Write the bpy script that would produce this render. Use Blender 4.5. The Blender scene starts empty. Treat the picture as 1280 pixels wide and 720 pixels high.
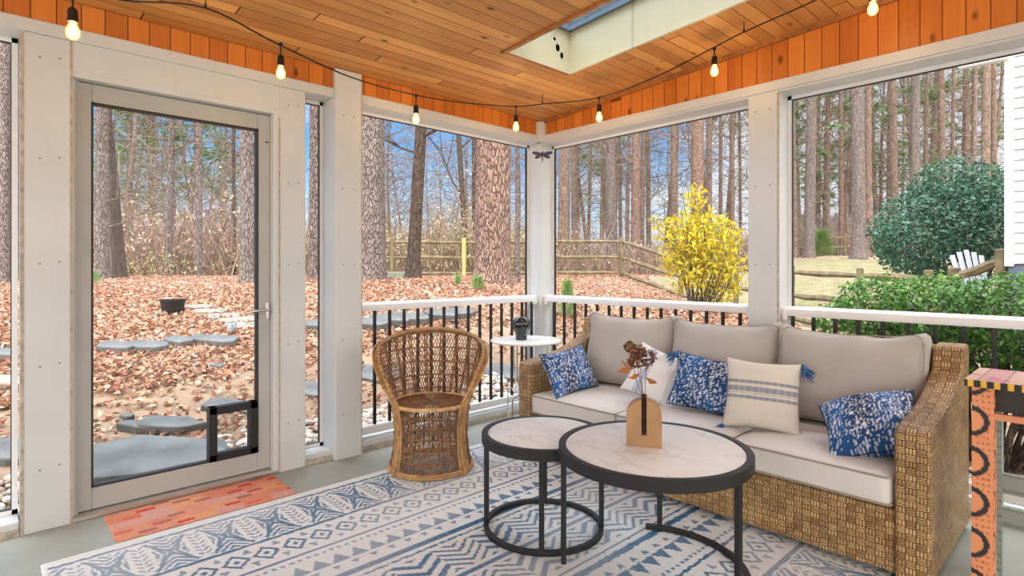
import bpy, math, random
import numpy as np
from mathutils import Vector, Matrix
SC = bpy.context.scene
COL = SC.collection
PI = math.pi
rng = np.random.default_rng(7)
random.seed(7)

# ---------------------------------------------------------------- camera
FPX, Y0 = 705.6, 335.1
YAW = math.radians(136.867)
CAM = (3.343, -3.468, 1.2)
FW = (math.cos(YAW), math.sin(YAW)); RT = (math.sin(YAW), -math.cos(YAW))
cd = bpy.data.cameras.new('camera'); cam = bpy.data.objects.new('camera', cd); COL.objects.link(cam)
cd.sensor_width = 36; cd.lens = 36 * FPX / 1280; cd.shift_y = (Y0 - 360) / 1280; cd.clip_start = .05; cd.clip_end = 300
cam.location = CAM; cam.rotation_euler = (PI / 2, 0, YAW - PI / 2)
SC.camera = cam
# ---------------------------------------------------------------- exposure, sky, sun
SC.view_settings.view_transform = 'Standard'; SC.view_settings.look = 'None'
SC.view_settings.gamma = 1; SC.view_settings.use_curve_mapping = False
SC.view_settings.exposure = 0.72
ZEN, HOR, SUN_E, SUNSIDE_FILL = 4.3, .72, .9, 2.5
try: SC.cycles.use_denoising = True
except Exception: pass
SC.cycles.max_bounces = 8; SC.cycles.diffuse_bounces = 5; SC.cycles.transparent_max_bounces = 12
SC.cycles.sample_clamp_indirect = 6

class NT:
    """small helper for writing node trees"""
    def __init__(s, tree): s.t = tree; s.n = tree.nodes; s.l = tree.links
    def new(s, typ, **k):
        n = s.n.new(typ)
        for a, b in k.items(): setattr(n, a, b)
        return n
    def link(s, a, b): s.l.new(a, b)
    def put(s, sock, v):
        if isinstance(v, bpy.types.NodeSocket): s.l.new(v, sock)
        elif isinstance(v, (tuple, list)):
            sock.default_value = (*v, 1) if (len(v) == 3 and sock.type == 'RGBA') else v
        else: sock.default_value = v
    def m(s, op, a, b=0.0, c=0.0):
        n = s.new('ShaderNodeMath', operation=op)
        s.put(n.inputs[0], a); s.put(n.inputs[1], b); s.put(n.inputs[2], c)
        return n.outputs[0]
    def mix(s, f, a, b, blend='MIX'):
        n = s.new('ShaderNodeMix', data_type='RGBA', blend_type=blend)
        s.put(n.inputs[0], f); s.put(n.inputs[6], a); s.put(n.inputs[7], b)
        return n.outputs[2]
    def xyz(s, x, y, z):
        n = s.new('ShaderNodeCombineXYZ'); s.put(n.inputs[0], x); s.put(n.inputs[1], y); s.put(n.inputs[2], z)
        return n.outputs[0]
    def sep(s, v):
        n = s.new('ShaderNodeSeparateXYZ'); s.put(n.inputs[0], v); return n.outputs
    def noise(s, v, scale=5, detail=3, rough=.5, out=0):
        n = s.new('ShaderNodeTexNoise'); s.put(n.inputs['Vector'], v)
        n.inputs['Scale'].default_value = scale; n.inputs['Detail'].default_value = detail; n.inputs['Roughness'].default_value = rough
        return n.outputs[out]
    def vor(s, v, scale=5, feature='F1'):
        n = s.new('ShaderNodeTexVoronoi', feature=feature); s.put(n.inputs['Vector'], v); n.inputs['Scale'].default_value = scale
        return n
    def white(s, v):
        n = s.new('ShaderNodeTexWhiteNoise', noise_dimensions='3D'); s.put(n.inputs['Vector'], v); return n.outputs
    def ramp(s, f, stops):
        n = s.new('ShaderNodeValToRGB'); s.put(n.inputs[0], f)
        e = n.color_ramp.elements
        while len(e) < len(stops): e.new(.5)
        for q, (p, c) in zip(e, stops): q.position = p; q.color = (*c, 1)
        return n.outputs[0]
    def mr(s, v, a, b, c=0., d=1., smooth=False):
        n = s.new('ShaderNodeMapRange'); n.clamp = True
        if smooth: n.interpolation_type = 'SMOOTHSTEP'
        for i, q in enumerate((v, a, b, c, d)): s.put(n.inputs[i], q)
        return n.outputs[0]
    def coord(s, which='Object'): return s.new('ShaderNodeTexCoord').outputs[which]

W = bpy.data.worlds.new('sky'); SC.world = W; W.use_nodes = True
w = NT(W.node_tree); w.n.clear()
dv = w.coord('Generated'); dz = w.sep(dv)[2]
low = w.ramp(w.mr(dz, 0.0, .55), [(0, (.80, .88, .96)), (.14, (.60, .80, .97)), (.38, (.16, .47, .90)), (1, (.18, .48, .92))])
cl = w.noise(w.xyz(w.sep(dv)[0], w.sep(dv)[1], w.m('MULTIPLY', dz, 2.2)), 2.1, 6, .6)
azi = w.mr(w.m('ADD', w.m('MULTIPLY', w.sep(dv)[0], .5), w.m('MULTIPLY', w.sep(dv)[1], .85)), .15, .72)   # more cloud towards +y
cf = w.mr(w.m('ADD', cl, w.m('MULTIPLY', azi, .34)), .58, .74, smooth=True)
skyc = w.mix(w.m('MULTIPLY', cf, .82), low, (.93, .95, .98))
hi = w.mr(dz, .42, .85, smooth=True)
bright = w.m('ADD', w.m('MULTIPLY', hi, ZEN - HOR), HOR)
sunside_fill = w.mr(w.m('ADD', w.m('MULTIPLY', w.sep(dv)[0], .69), w.m('MULTIPLY', w.sep(dv)[1], -.72)), -.1, .75, 1, SUNSIDE_FILL, smooth=True)   # sky brightness added on the sun's side, behind the camera, to light the porch
bright = w.m('MULTIPLY', bright, w.mix(hi, sunside_fill, (1, 1, 1)))
skyc = w.mix(w.mr(sunside_fill, 1, SUNSIDE_FILL), skyc, (1.0, .98, .945))
skyc = w.mix(hi, skyc, (.93, .96, 1.0))
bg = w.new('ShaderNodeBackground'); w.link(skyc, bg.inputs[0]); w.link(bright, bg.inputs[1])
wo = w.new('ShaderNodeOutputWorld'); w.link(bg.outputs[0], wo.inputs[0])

sd = bpy.data.lights.new('sun', 'SUN'); sd.energy = SUN_E; sd.angle = math.radians(25); sd.color = (1, .95, .88)
so = bpy.data.objects.new('sun', sd); COL.objects.link(so); so.rotation_euler = (math.radians(38), 0, math.radians(35))

# ---------------------------------------------------------------- geometry helpers
def ud(px):
    r = (px - 640) / FPX; return FW[0] + r * RT[0], FW[1] + r * RT[1]
def at(px, py, D):
    u = ud(px); return Vector((CAM[0] + D * u[0], CAM[1] + D * u[1], CAM[2] + (Y0 - py) * D / FPX))
def atxy(px, D):
    u = ud(px); return CAM[0] + D * u[0], CAM[1] + D * u[1]
def tag(o, label=None, cat=None, group=None, kind=None):
    if label: o['label'] = label
    if cat: o['category'] = cat
    if group: o['group'] = group
    if kind: o['kind'] = kind
    return o
def empty(name, loc=(0, 0, 0), rz=0, label=None, cat=None, group=None, kind=None):
    o = bpy.data.objects.new(name, None); COL.objects.link(o); o.location = loc; o.rotation_euler = (0, 0, rz)
    o.empty_display_size = .1
    return tag(o, label, cat, group, kind)
def copy_tree(o, parent=None):
    c = o.copy(); COL.objects.link(c)
    if parent: c.parent = parent
    for ch in list(o.children): copy_tree(ch, c)
    return c
def link_mesh(name, me, mats, parent=None, smooth=False):
    if not isinstance(mats, (list, tuple)): mats = [mats]
    for m in mats: me.materials.append(m)
    if smooth: me.polygons.foreach_set('use_smooth', [True] * len(me.polygons))
    me.update()
    o = bpy.data.objects.new(name, me); COL.objects.link(o)
    if parent: o.parent = parent
    return o
def npmesh(name, V, F, mats, parent=None, col=None, smooth=False):
    V = np.asarray(V, dtype=np.float32); F = np.asarray(F, dtype=np.int32)
    me = bpy.data.meshes.new(name)
    me.vertices.add(len(V)); me.vertices.foreach_set('co', V.ravel())
    k = F.shape[1]; me.loops.add(F.size); me.loops.foreach_set('vertex_index', F.ravel())
    me.polygons.add(len(F)); me.polygons.foreach_set('loop_start', np.arange(len(F), dtype=np.int32) * k)
    try: me.polygons.foreach_set('loop_total', np.full(len(F), k, dtype=np.int32))
    except Exception: pass
    me.update(calc_edges=True)
    if col is not None:
        a = me.color_attributes.new('Col', 'FLOAT_COLOR', 'POINT')
        c = np.ones((len(V), 4), dtype=np.float32); c[:, :3] = col; a.data.foreach_set('color', c.ravel())
    return link_mesh(name, me, mats, parent, smooth)

class MB:
    def __init__(s): s.v = []; s.f = []; s.mi = []; s.cur = 0
    def add(s, vs, fs):
        o = len(s.v); s.v += [tuple(p) for p in vs]; s.f += [tuple(i + o for i in f) for f in fs]; s.mi += [s.cur] * len(fs); return s
    def box(s, c, d, M=None, b=0.0):
        x, y, z = d[0] / 2, d[1] / 2, d[2] / 2
        if b <= 0:
            vs = [(sx * x, sy * y, sz * z) for sx in (-1, 1) for sy in (-1, 1) for sz in (-1, 1)]
            fs = [(0, 1, 3, 2), (4, 6, 7, 5), (0, 4, 5, 1), (2, 3, 7, 6), (0, 2, 6, 4), (1, 5, 7, 3)]
        else:
            b = min(b, x * .9, y * .9, z * .9); vs = []; fs = []
            for sx in (-1, 1):
                for sy in (-1, 1):
                    for sz in (-1, 1):
                        vs += [(sx * x, sy * (y - b), sz * (z - b)), (sx * (x - b), sy * y, sz * (z - b)), (sx * (x - b), sy * (y - b), sz * z)]
            def I(sx, sy, sz, k): return (((sx > 0) * 2 + (sy > 0)) * 2 + (sz > 0)) * 3 + k
            for q in (-1, 1):
                fs.append((I(q, -1, -1, 0), I(q, 1, -1, 0), I(q, 1, 1, 0), I(q, -1, 1, 0)))
                fs.append((I(-1, q, -1, 1), I(1, q, -1, 1), I(1, q, 1, 1), I(-1, q, 1, 1)))
                fs.append((I(-1, -1, q, 2), I(1, -1, q, 2), I(1, 1, q, 2), I(-1, 1, q, 2)))
                for r in (-1, 1):
                    fs.append((I(q, r, -1, 0), I(q, r, 1, 0), I(q, r, 1, 1), I(q, r, -1, 1)))
                    fs.append((I(q, -1, r, 0), I(q, 1, r, 0), I(q, 1, r, 2), I(q, -1, r, 2)))
                    fs.append((I(-1, q, r, 1), I(1, q, r, 1), I(1, q, r, 2), I(-1, q, r, 2)))
            for sx in (-1, 1):
                for sy in (-1, 1):
                    for sz in (-1, 1): fs.append(tuple(I(sx, sy, sz, k) for k in range(3)))
        cv = Vector(c)
        vs = [cv + (M @ Vector(p) if M else Vector(p)) for p in vs]
        return s.add(vs, fs)
    def b2(s, x0, x1, y0, y1, z0, z1, b=0.0):
        return s.box(((x0 + x1) / 2, (y0 + y1) / 2, (z0 + z1) / 2), (abs(x1 - x0), abs(y1 - y0), abs(z1 - z0)), None, b)
    def tube(s, pts, r, n=8, caps=True, closed=False, squash=1.0):
        P = [Vector(p) for p in pts]; R = r if isinstance(r, (list, tuple)) else [r] * len(P)
        o = len(s.v); m = len(P); up = None; vs = []
        for i in range(m):
            if closed: t = P[(i + 1) % m] - P[i - 1]
            else: t = P[min(i + 1, m - 1)] - P[max(i - 1, 0)]
            if t.length < 1e-9: t = Vector((0, 0, 1))
            t.normalize()
            if up is None: up = Vector((0, 0, 1)) if abs(t.z) < .9 else Vector((1, 0, 0))
            a = up - t * up.dot(t)
            if a.length < 1e-4: a = t.orthogonal()
            a.normalize(); up = a; b = t.cross(a)
            for k in range(n):
                q = 2 * PI * k / n + PI / n
                vs.append(P[i] + a * (math.cos(q) * R[i] * squash) + b * (math.sin(q) * R[i]))
        fs = []
        for i in range(m if closed else m - 1):
            j = (i + 1) % m
            for k in range(n):
                l = (k + 1) % n; fs.append((i * n + k, i * n + l, j * n + l, j * n + k))
        if caps and not closed: fs.append(tuple(range(n))[::-1]); fs.append(tuple((m - 1) * n + k for k in range(n)))
        return s.add(vs, fs)
    def lathe(s, prof, c=(0, 0, 0), n=32, caps=True, fn=None):
        vs = []; m = len(prof)
        for (r, z) in prof:
            for k in range(n):
                q = 2 * PI * k / n; rr = r * (fn(q, z) if fn else 1)
                vs.append((c[0] + rr * math.cos(q), c[1] + rr * math.sin(q), c[2] + z))
        fs = [(i * n + k, i * n + (k + 1) % n, (i + 1) * n + (k + 1) % n, (i + 1) * n + k) for i in range(m - 1) for k in range(n)]
        if caps: fs.append(tuple(range(n))[::-1]); fs.append(tuple((m - 1) * n + k for k in range(n)))
        return s.add(vs, fs)
    def prism(s, poly, z0, z1, M=None):
        n = len(poly); vs = [(x, y, z0) for x, y in poly] + [(x, y, z1) for x, y in poly]
        if M: vs = [M @ Vector(p) for p in vs]
        return s.add(vs, [tuple(range(n))[::-1], tuple(range(n, 2 * n))] + [(i, (i + 1) % n, n + (i + 1) % n, n + i) for i in range(n)])
    def build(s, name, mats, parent=None, smooth=False, uv=False, bevel=0, label=None):
        me = bpy.data.meshes.new(name); me.from_pydata(s.v, [], s.f); me.validate()
        if any(s.mi): me.polygons.foreach_set('material_index', s.mi[:len(me.polygons)])
        if uv: boxuv(me)
        o = link_mesh(name, me, mats, parent, smooth)
        if bevel:
            b = o.modifiers.new('bevel', 'BEVEL'); b.width = bevel; b.segments = 2; b.limit_method = 'ANGLE'; b.angle_limit = .6
        if smooth:
            try: me.set_sharp_from_angle(angle=.7)
            except Exception: pass
        if label: o['label'] = label
        return o
def boxuv(me):
    uvl = me.uv_layers.new(name='UVMap')
    for p in me.polygons:
        n = p.normal; ax = max(range(3), key=lambda i: abs(n[i]))
        for li in p.loop_indices:
            c = me.vertices[me.loops[li].vertex_index].co
            uvl.data[li].uv = (c.y, c.z) if ax == 0 else (c.x, c.z) if ax == 1 else (c.x, c.y)
def rot(rx=0, ry=0, rz=0): return Matrix.Rotation(rz, 3, 'Z') @ Matrix.Rotation(ry, 3, 'Y') @ Matrix.Rotation(rx, 3, 'X')

def leaves(P, N, size, aspect, colors, jitter=1.0, fold=.2):
    """P centres, N outward dirs -> V,F,C of rhombic folded leaves"""
    n = len(P); t = rng.normal(size=(n, 3)); N = N + jitter * rng.normal(size=(n, 3)) * .6
    N /= np.linalg.norm(N, axis=1, keepdims=True) + 1e-9
    a = np.cross(N, t); a /= np.linalg.norm(a, axis=1, keepdims=True) + 1e-9; b = np.cross(N, a)
    L = (size * (.7 + .6 * rng.random(n)))[:, None] if np.isscalar(size) else size[:, None]
    V = np.stack([P - a * L * .5, P + b * L * aspect * .5 + N * L * fold * .5, P + a * L * .5, P - b * L * aspect * .5 + N * L * fold * .5], 1).reshape(-1, 3)
    i = np.arange(n)[:, None] * 4; F = np.concatenate([i + [0, 1, 2], i + [0, 2, 3]], 0)
    C = np.repeat(colors, 4, 0)
    return V, F, C
def palette(n, cols, weights=None, var=.12):
    cols = np.array(cols); k = rng.choice(len(cols), n, p=weights)
    return np.clip(cols[k] * (1 + var * rng.normal(size=(n, 1))), 0.002, 1)
def sticks(A, B, r0, r1):
    """three-sided tapering sticks from A to B"""
    n = len(A); d = B - A; d /= np.linalg.norm(d, axis=1, keepdims=True) + 1e-9
    ref = np.where(np.abs(d[:, 2:3]) < .9, np.array([[0, 0, 1.]]), np.array([[1., 0, 0]]))
    a = np.cross(d, ref); a /= np.linalg.norm(a, axis=1, keepdims=True) + 1e-9; b = np.cross(d, a)
    r0 = np.broadcast_to(r0, (n,)); r1 = np.broadcast_to(r1, (n,))
    V = []
    for (c, r) in ((A, r0), (B, r1)):
        for k in range(3):
            q = 2 * PI * k / 3; V.append(c + (a * math.cos(q) + b * math.sin(q)) * r[:, None])
    V = np.stack(V, 1).reshape(-1, 3)
    i = np.arange(n)[:, None] * 6
    F = np.concatenate([i + [0, 1, 4, 3], i + [1, 2, 5, 4], i + [2, 0, 3, 5]], 0)
    return V, F

# ---------------------------------------------------------------- materials
def mat(name):
    m = bpy.data.materials.new(name); m.use_nodes = True; t = NT(m.node_tree); t.n.clear()
    out = t.new('ShaderNodeOutputMaterial'); p = t.new('ShaderNodeBsdfPrincipled'); t.link(p.outputs[0], out.inputs[0])
    t.p = p; t.out = out; t.mat = m
    return m, t
def bump(t, h, strength=.3, dist=.01):
    b = t.new('ShaderNodeBump'); b.inputs['Strength'].default_value = strength; b.inputs['Distance'].default_value = dist
    t.put(b.inputs['Height'], h); t.link(b.outputs[0], t.p.inputs['Normal'])
def simple(name, c, rough=.5, metal=0, var=.08, scale=8, bmp=0, bscale=60, emis=None, es=0, coat=0):
    m, t = mat(name); co = t.coord()
    n = t.noise(co, scale, 4)
    t.link(t.mix(t.mr(n, .3, .7), tuple(x * (1 - var) for x in c), tuple(min(1, x * (1 + var)) for x in c)), t.p.inputs['Base Color'])
    t.p.inputs['Roughness'].default_value = rough; t.p.inputs['Metallic'].default_value = metal
    if coat: t.p.inputs['Coat Weight'].default_value = coat
    if bmp: bump(t, t.noise(co, bscale, 3), bmp, .004)
    if emis: t.p.inputs['Emission Color'].default_value = (*emis, 1); t.p.inputs['Emission Strength'].default_value = es
    return m
def vcol(name, rough=.7, fabric=0, scale=500, trans=0):
    m, t = mat(name); a = t.new('ShaderNodeVertexColor', layer_name='Col'); t.link(a.outputs[0], t.p.inputs['Base Color'])
    t.p.inputs['Roughness'].default_value = rough
    if fabric: bump(t, t.noise(t.coord(), scale, 2), fabric, .003)
    if trans:
        tr = t.new('ShaderNodeBsdfTranslucent'); t.link(a.outputs[0], tr.inputs[0]); mx = t.new('ShaderNodeMixShader')
        mx.inputs[0].default_value = trans; t.link(t.p.outputs[0], mx.inputs[1]); t.link(tr.outputs[0], mx.inputs[2]); t.link(mx.outputs[0], t.out.inputs[0])
    return m
def boards(name, across, along, width, c0, c1, dark, seglen=2.4, rough=.5, knots=True, spec=.4):
    m, t = mat(name); co = t.sep(t.coord()); x = co[across]; a = co[along]
    q = t.m('DIVIDE', x, width); idx = t.m('FLOOR', q); fr = t.m('FRACT', q)
    r1 = t.white(t.xyz(idx, 3.7, .5))[0]
    av = t.m('ADD', a, t.m('MULTIPLY', r1, 9.0)); sg = t.m('DIVIDE', av, seglen); si = t.m('FLOOR', sg); sf = t.m('FRACT', sg)
    r2 = t.white(t.xyz(idx, si, 1.5)); rv = r2[0]
    g1 = t.noise(t.xyz(t.m('ADD', t.m('MULTIPLY', x, 55), t.m('MULTIPLY', rv, 30)), t.m('MULTIPLY', av, 2.2), rv), 1, 5, .6)
    g2 = t.noise(t.xyz(t.m('MULTIPLY', x, 14), t.m('ADD', t.m('MULTIPLY', av, 1.3), t.m('MULTIPLY', rv, 40)), rv), 1, 3, .5)
    f = t.m('ADD', t.m('MULTIPLY', g1, .45), t.m('ADD', t.m('MULTIPLY', g2, .35), t.m('MULTIPLY', rv, .45)))
    c = t.ramp(t.mr(f, .3, .95), [(0, c0), (1, c1)])
    if knots:
        v = t.vor(t.xyz(t.m('MULTIPLY', x, 11), t.m('MULTIPLY', av, 5.5), t.m('MULTIPLY', rv, 9)), 1)
        keep = t.m('GREATER_THAN', t.sep(v.outputs['Color'])[0], .72)
        k = t.m('MULTIPLY', t.mr(v.outputs['Distance'], .20, .07), keep)
        c = t.mix(k, c, dark)
    e = t.m('MINIMUM', fr, t.m('SUBTRACT', 1, fr)); gr = t.mr(e, .006, .035)
    es = t.m('MINIMUM', sf, t.m('SUBTRACT', 1, sf)); gs = t.mr(es, .0008, .002)
    g = t.m('MULTIPLY', gr, gs)
    c = t.mix(g, tuple(q * .8 for q in dark), c)
    t.link(c, t.p.inputs['Base Color']); t.p.inputs['Roughness'].default_value = rough; t.p.inputs['Specular IOR Level'].default_value = spec
    bump(t, t.m('ADD', g, t.m('MULTIPLY', g1, .05)), .6, .006)
    return m

M_ceil = boards('ceiling_boards', 0, 1, .085, (.40, .15, .032), (.80, .41, .12), (.10, .028, .008), 2.6)
M_sidx = boards('siding_boards_left', 1, 2, .092, (.44, .115, .014), (.72, .24, .036), (.16, .035, .006), 9, rough=.42)
M_sidy = boards('siding_boards_right', 0, 2, .092, (.44, .115, .014), (.72, .24, .036), (.16, .035, .006), 9, rough=.42)
M_trimwood = simple('stained_wood_trim', (.35, .13, .03), .5, var=.3, scale=20)
def whitepaint():
    m, t = mat('white_paint'); co = t.coord(); n = t.noise(co, 2.3, 4); z = t.sep(co)
    c = t.mix(t.mr(n, .35, .7), (.585, .61, .61), (.655, .675, .67))
    n2 = t.noise(t.xyz(t.m('MULTIPLY', z[0], 30), t.m('MULTIPLY', z[1], 30), t.m('MULTIPLY', z[2], 3)), 1, 4)
    c = t.mix(t.m('MULTIPLY', t.mr(n2, .62, .75), .18), c, (.50, .42, .32))
    t.link(c, t.p.inputs['Base Color']); t.p.inputs['Roughness'].default_value = .42
    bump(t, t.noise(co, 60, 3), .05, .004); return m
M_white = whitepaint()
M_seam = simple('caulk_seam', (.44, .39, .32), .7, var=.3, scale=30)
M_screw = simple('screw_head', (.25, .22, .2), .5, metal=.6)
M_vinyl = simple('white_vinyl', (.80, .80, .80), .3, var=.03)
M_black = simple('black_metal', (.012, .012, .013), .4)
M_blackp = simple('black_plastic', (.010, .010, .011), .45)
M_doorm = simple('grey_door_metal', (.43, .43, .40), .45, var=.06, scale=3)
M_doord = simple('dark_gasket', (.02, .02, .02), .6)
M_steel = simple('brushed_steel', (.62, .62, .60), .3, metal=.9)
M_chrome = simple('chrome_wire', (.75, .74, .72), .2, metal=1)
def floor_mat():
    m, t = mat('painted_concrete'); co = t.coord(); n = t.noise(co, 1.4, 5, .6); n2 = t.noise(co, 9, 4)
    c = t.mix(t.mr(n, .3, .7), (.29, .315, .28), (.40, .425, .375)); c = t.mix(t.m('MULTIPLY', t.mr(n2, .55, .75), .25), c, (.48, .46, .40))
    t.link(c, t.p.inputs['Base Color']); t.link(t.mr(n2, .3, .7, .35, .6), t.p.inputs['Roughness']); bump(t, n2, .1, .004); return m
M_floor = floor_mat()
def wicker(name, c0, c1, dark, s=.028):
    m, t = mat(name); uv = t.sep(t.coord('UV')); u = t.m('DIVIDE', uv[0], s * 1.35); v = t.m('DIVIDE', uv[1], s)
    iu = t.m('FLOOR', u); iv = t.m('FLOOR', v); fu = t.m('FRACT', u); fv = t.m('FRACT', v)
    par = t.m('MODULO', t.m('ABSOLUTE', t.m('ADD', iu, iv)), 2.0)
    def bundle(a, b):   # strands run along a, stacked across b
        st = t.m('ABSOLUTE', t.m('SINE', t.m('MULTIPLY', b, PI * 3)))
        arch = t.m('POWER', t.m('SINE', t.m('MULTIPLY', a, PI)), .6)
        return t.m('MULTIPLY', t.m('POWER', st, .8), arch)
    h1 = bundle(fu, fv); h2 = bundle(fv, fu)
    h = t.m('ADD', t.m('MULTIPLY', h1, par), t.m('MULTIPLY', h2, t.m('SUBTRACT', 1, par)))
    rr = t.white(t.xyz(iu, iv, 2.2))[0]; ns = t.noise(t.coord(), 9, 3)
    k = t.m('ADD', t.m('MULTIPLY', rr, .45), t.m('MULTIPLY', ns, .6))
    c = t.mix(t.mr(k, .2, .85), c0, c1); c = t.mix(t.mr(h, .05, .6), dark, c)
    t.link(c, t.p.inputs['Base Color']); t.p.inputs['Roughness'].default_value = .34
    bump(t, h, .9, .005); return m
M_wick = wicker('woven_resin_wicker', (.29, .15, .055), (.68, .44, .19), (.075, .036, .014), .025)
M_rattan = simple('brown_rattan', (.22, .105, .04), .45, var=.45, scale=18)
M_rattan_l = simple('golden_rattan', (.42, .24, .095), .42, var=.35, scale=22)
def cloth(name, c, c2, rough=.85, ws=900):
    m, t = mat(name); co = t.coord(); n = t.noise(co, 3, 3)
    t.link(t.mix(t.mr(n, .3, .7), c, c2), t.p.inputs['Base Color']); t.p.inputs['Roughness'].default_value = rough
    t.p.inputs['Sheen Weight'].default_value = .2
    fo = t.noise(t.xyz(t.m('MULTIPLY', t.sep(co)[0], 6), t.m('MULTIPLY', t.sep(co)[1], 6), t.m('MULTIPLY', t.sep(co)[2], 14)), 1, 3)
    bump(t, t.m('ADD', t.m('MULTIPLY', t.noise(co, ws, 1), .25), fo), .35, .012); return m
M_seat = cloth('light_greige_cloth', (.66, .645, .61), (.72, .705, .67))
M_back = cloth('taupe_cushion_cloth', (.42, .385, .34), (.48, .44, .39))
M_pipe = simple('cushion_piping', (.33, .28, .22), .8)
M_pil = vcol('woven_pillow_cloth', .85, .35, 700)
M_tassel = simple('blue_tassel_yarn', (.035, .12, .28), .9, var=.3, scale=60)
def marble():
    m, t = mat('white_marble_top'); co = t.coord(); c = t.sep(co)
    n = t.noise(t.xyz(t.m('MULTIPLY', c[0], 2), t.m('MULTIPLY', c[1], 5.5), c[2]), 1.2, 6, .6)
    v = t.m('ABSOLUTE', t.m('SUBTRACT', n, .5)); col = t.mix(t.m('MULTIPLY', t.mr(v, .035, 0), .55), (.80, .81, .79), (.56, .54, .51))
    col = t.mix(t.mr(t.noise(co, 2.5, 4), .4, .75), col, (.86, .86, .85))
    t.link(col, t.p.inputs['Base Color']); t.p.inputs['Roughness'].default_value = .45; t.p.inputs['Specular IOR Level'].default_value = .3; return m
M_marble = marble()
M_tframe = simple('dark_table_frame', (.008, .0085, .0095), .5, var=.1)
M_whitetop = simple('white_lacquer', (.80, .80, .78), .3, var=.02)
M_blackglaze = simple('black_glaze', (.012, .016, .02), .12, coat=.6)
M_woodvase = simple('tan_wood', (.37, .21, .095), .55, var=.14, scale=14)
M_glassdark = simple('dark_glass_tube', (.05, .02, .012), .15)
M_stem = simple('dry_stem', (.10, .045, .03), .7)
M_leafv = vcol('dry_leaf', .7, trans=.25)
M_rug = vcol('woven_rug', .95, .6, 260)
M_matv = vcol('printed_mat', .8, .2, 200)
M_paintv = vcol('hand_painted_wood', .55)
M_green = vcol('foliage', .45, trans=.35)
M_litter = vcol('fallen_leaves', .85, trans=.15)
M_ground = vcol('yard_ground', .95, .8, 9)
M_stick = simple('grey_brown_twig', (.23, .175, .15), .85, var=.3, scale=3)
M_stickp = simple('pinkish_twig', (.38, .26, .21), .85, var=.35, scale=3)
def bark(name, c0, c1, crack, sc=9, str_=.9):
    m, t = mat(name); co = t.sep(t.coord())
    wob = t.noise(t.coord(), 9, 4, .7)
    v3 = t.xyz(t.m('ADD', co[0], t.m('MULTIPLY', wob, .06)), t.m('ADD', co[1], t.m('MULTIPLY', wob, .06)), t.m('MULTIPLY', co[2], .24))
    e = t.vor(v3, sc, 'DISTANCE_TO_EDGE').outputs['Distance']; vv = t.vor(v3, sc)
    k = t.sep(vv.outputs['Color'])[0]
    n = t.noise(t.xyz(t.m('MULTIPLY', co[0], 3), t.m('MULTIPLY', co[1], 3), co[2]), 6, 4)
    c = t.mix(t.m('ADD', t.m('MULTIPLY', k, .5), t.m('MULTIPLY', n, .5)), c0, c1)
    g = t.mr(e, .0, .13); c = t.mix(g, crack, c)
    t.link(c, t.p.inputs['Base Color']); t.p.inputs['Roughness'].default_value = .95
    bump(t, t.m('ADD', g, t.m('MULTIPLY', n, .5)), str_, .03); return m
M_barkp = bark('pine_bark', (.20, .12, .09), (.42, .27, .21), (.10, .058, .044), 30)
M_barkg = bark('grey_pine_bark', (.165, .125, .11), (.34, .27, .24), (.10, .072, .062), 36)
M_barkd = bark('dark_bark', (.07, .045, .03), (.16, .11, .08), (.03, .02, .015), 30, .6)
M_barkf = bark('distant_trunk_bark', (.17, .115, .085), (.32, .225, .175), (.11, .075, .055), 16, .5)
M_fence = simple('weathered_fence_wood', (.18, .14, .075), .85, var=.4, scale=6)
M_fencey = simple('new_yellow_pine_post', (.60, .43, .16), .8, var=.15, scale=6)
M_fenceg = simple('grey_fence_boards', (.27, .22, .19), .9, var=.35, scale=5)
M_slate = simple('blue_grey_slate', (.105, .108, .105), .7, var=.5, scale=4, bmp=.4, bscale=12)
M_pebble = vcol('pebble', .7)
M_sidingw = simple('white_vinyl_siding', (.56, .57, .58), .5, var=.02)
M_found = simple('slate_blue_foundation', (.09, .12, .17), .8, var=.2)
M_wirem = simple('galvanised_wire', (.35, .35, .33), .5, metal=.5)
def screen_mat():
    m, t = mat('insect_screen'); tr = t.new('ShaderNodeBsdfTransparent'); mx = t.new('ShaderNodeMixShader')
    t.p.inputs['Base Color'].default_value = (.25, .25, .25, 1); t.p.inputs['Roughness'].default_value = .8
    mx.inputs[0].default_value = .02; t.link(tr.outputs[0], mx.inputs[1]); t.link(t.p.outputs[0], mx.inputs[2]); t.link(mx.outputs[0], t.out.inputs[0]); return m
M_screen = screen_mat()
def glass_mat(name='door_glass', tint=(.97, .98, .98), refl=.07):
    m, t = mat(name); tr = t.new('ShaderNodeBsdfTransparent'); tr.inputs[0].default_value = (*tint, 1); gl = t.new('ShaderNodeBsdfGlossy'); gl.inputs['Roughness'].default_value = .02
    mx = t.new('ShaderNodeMixShader'); fr = t.new('ShaderNodeFresnel'); fr.inputs[0].default_value = 1.3
    t.link(t.m('MULTIPLY', fr.outputs[0], refl * 8), mx.inputs[0]); t.link(tr.outputs[0], mx.inputs[1]); t.link(gl.outputs[0], mx.inputs[2]); t.link(mx.outputs[0], t.out.inputs[0]); return m
M_glass = glass_mat()
M_skypine = boards('pale_pine', 0, 1, 3.0, (.60, .52, .32), (.68, .60, .41), (.30, .22, .12), 40, .5, knots=True)
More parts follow.
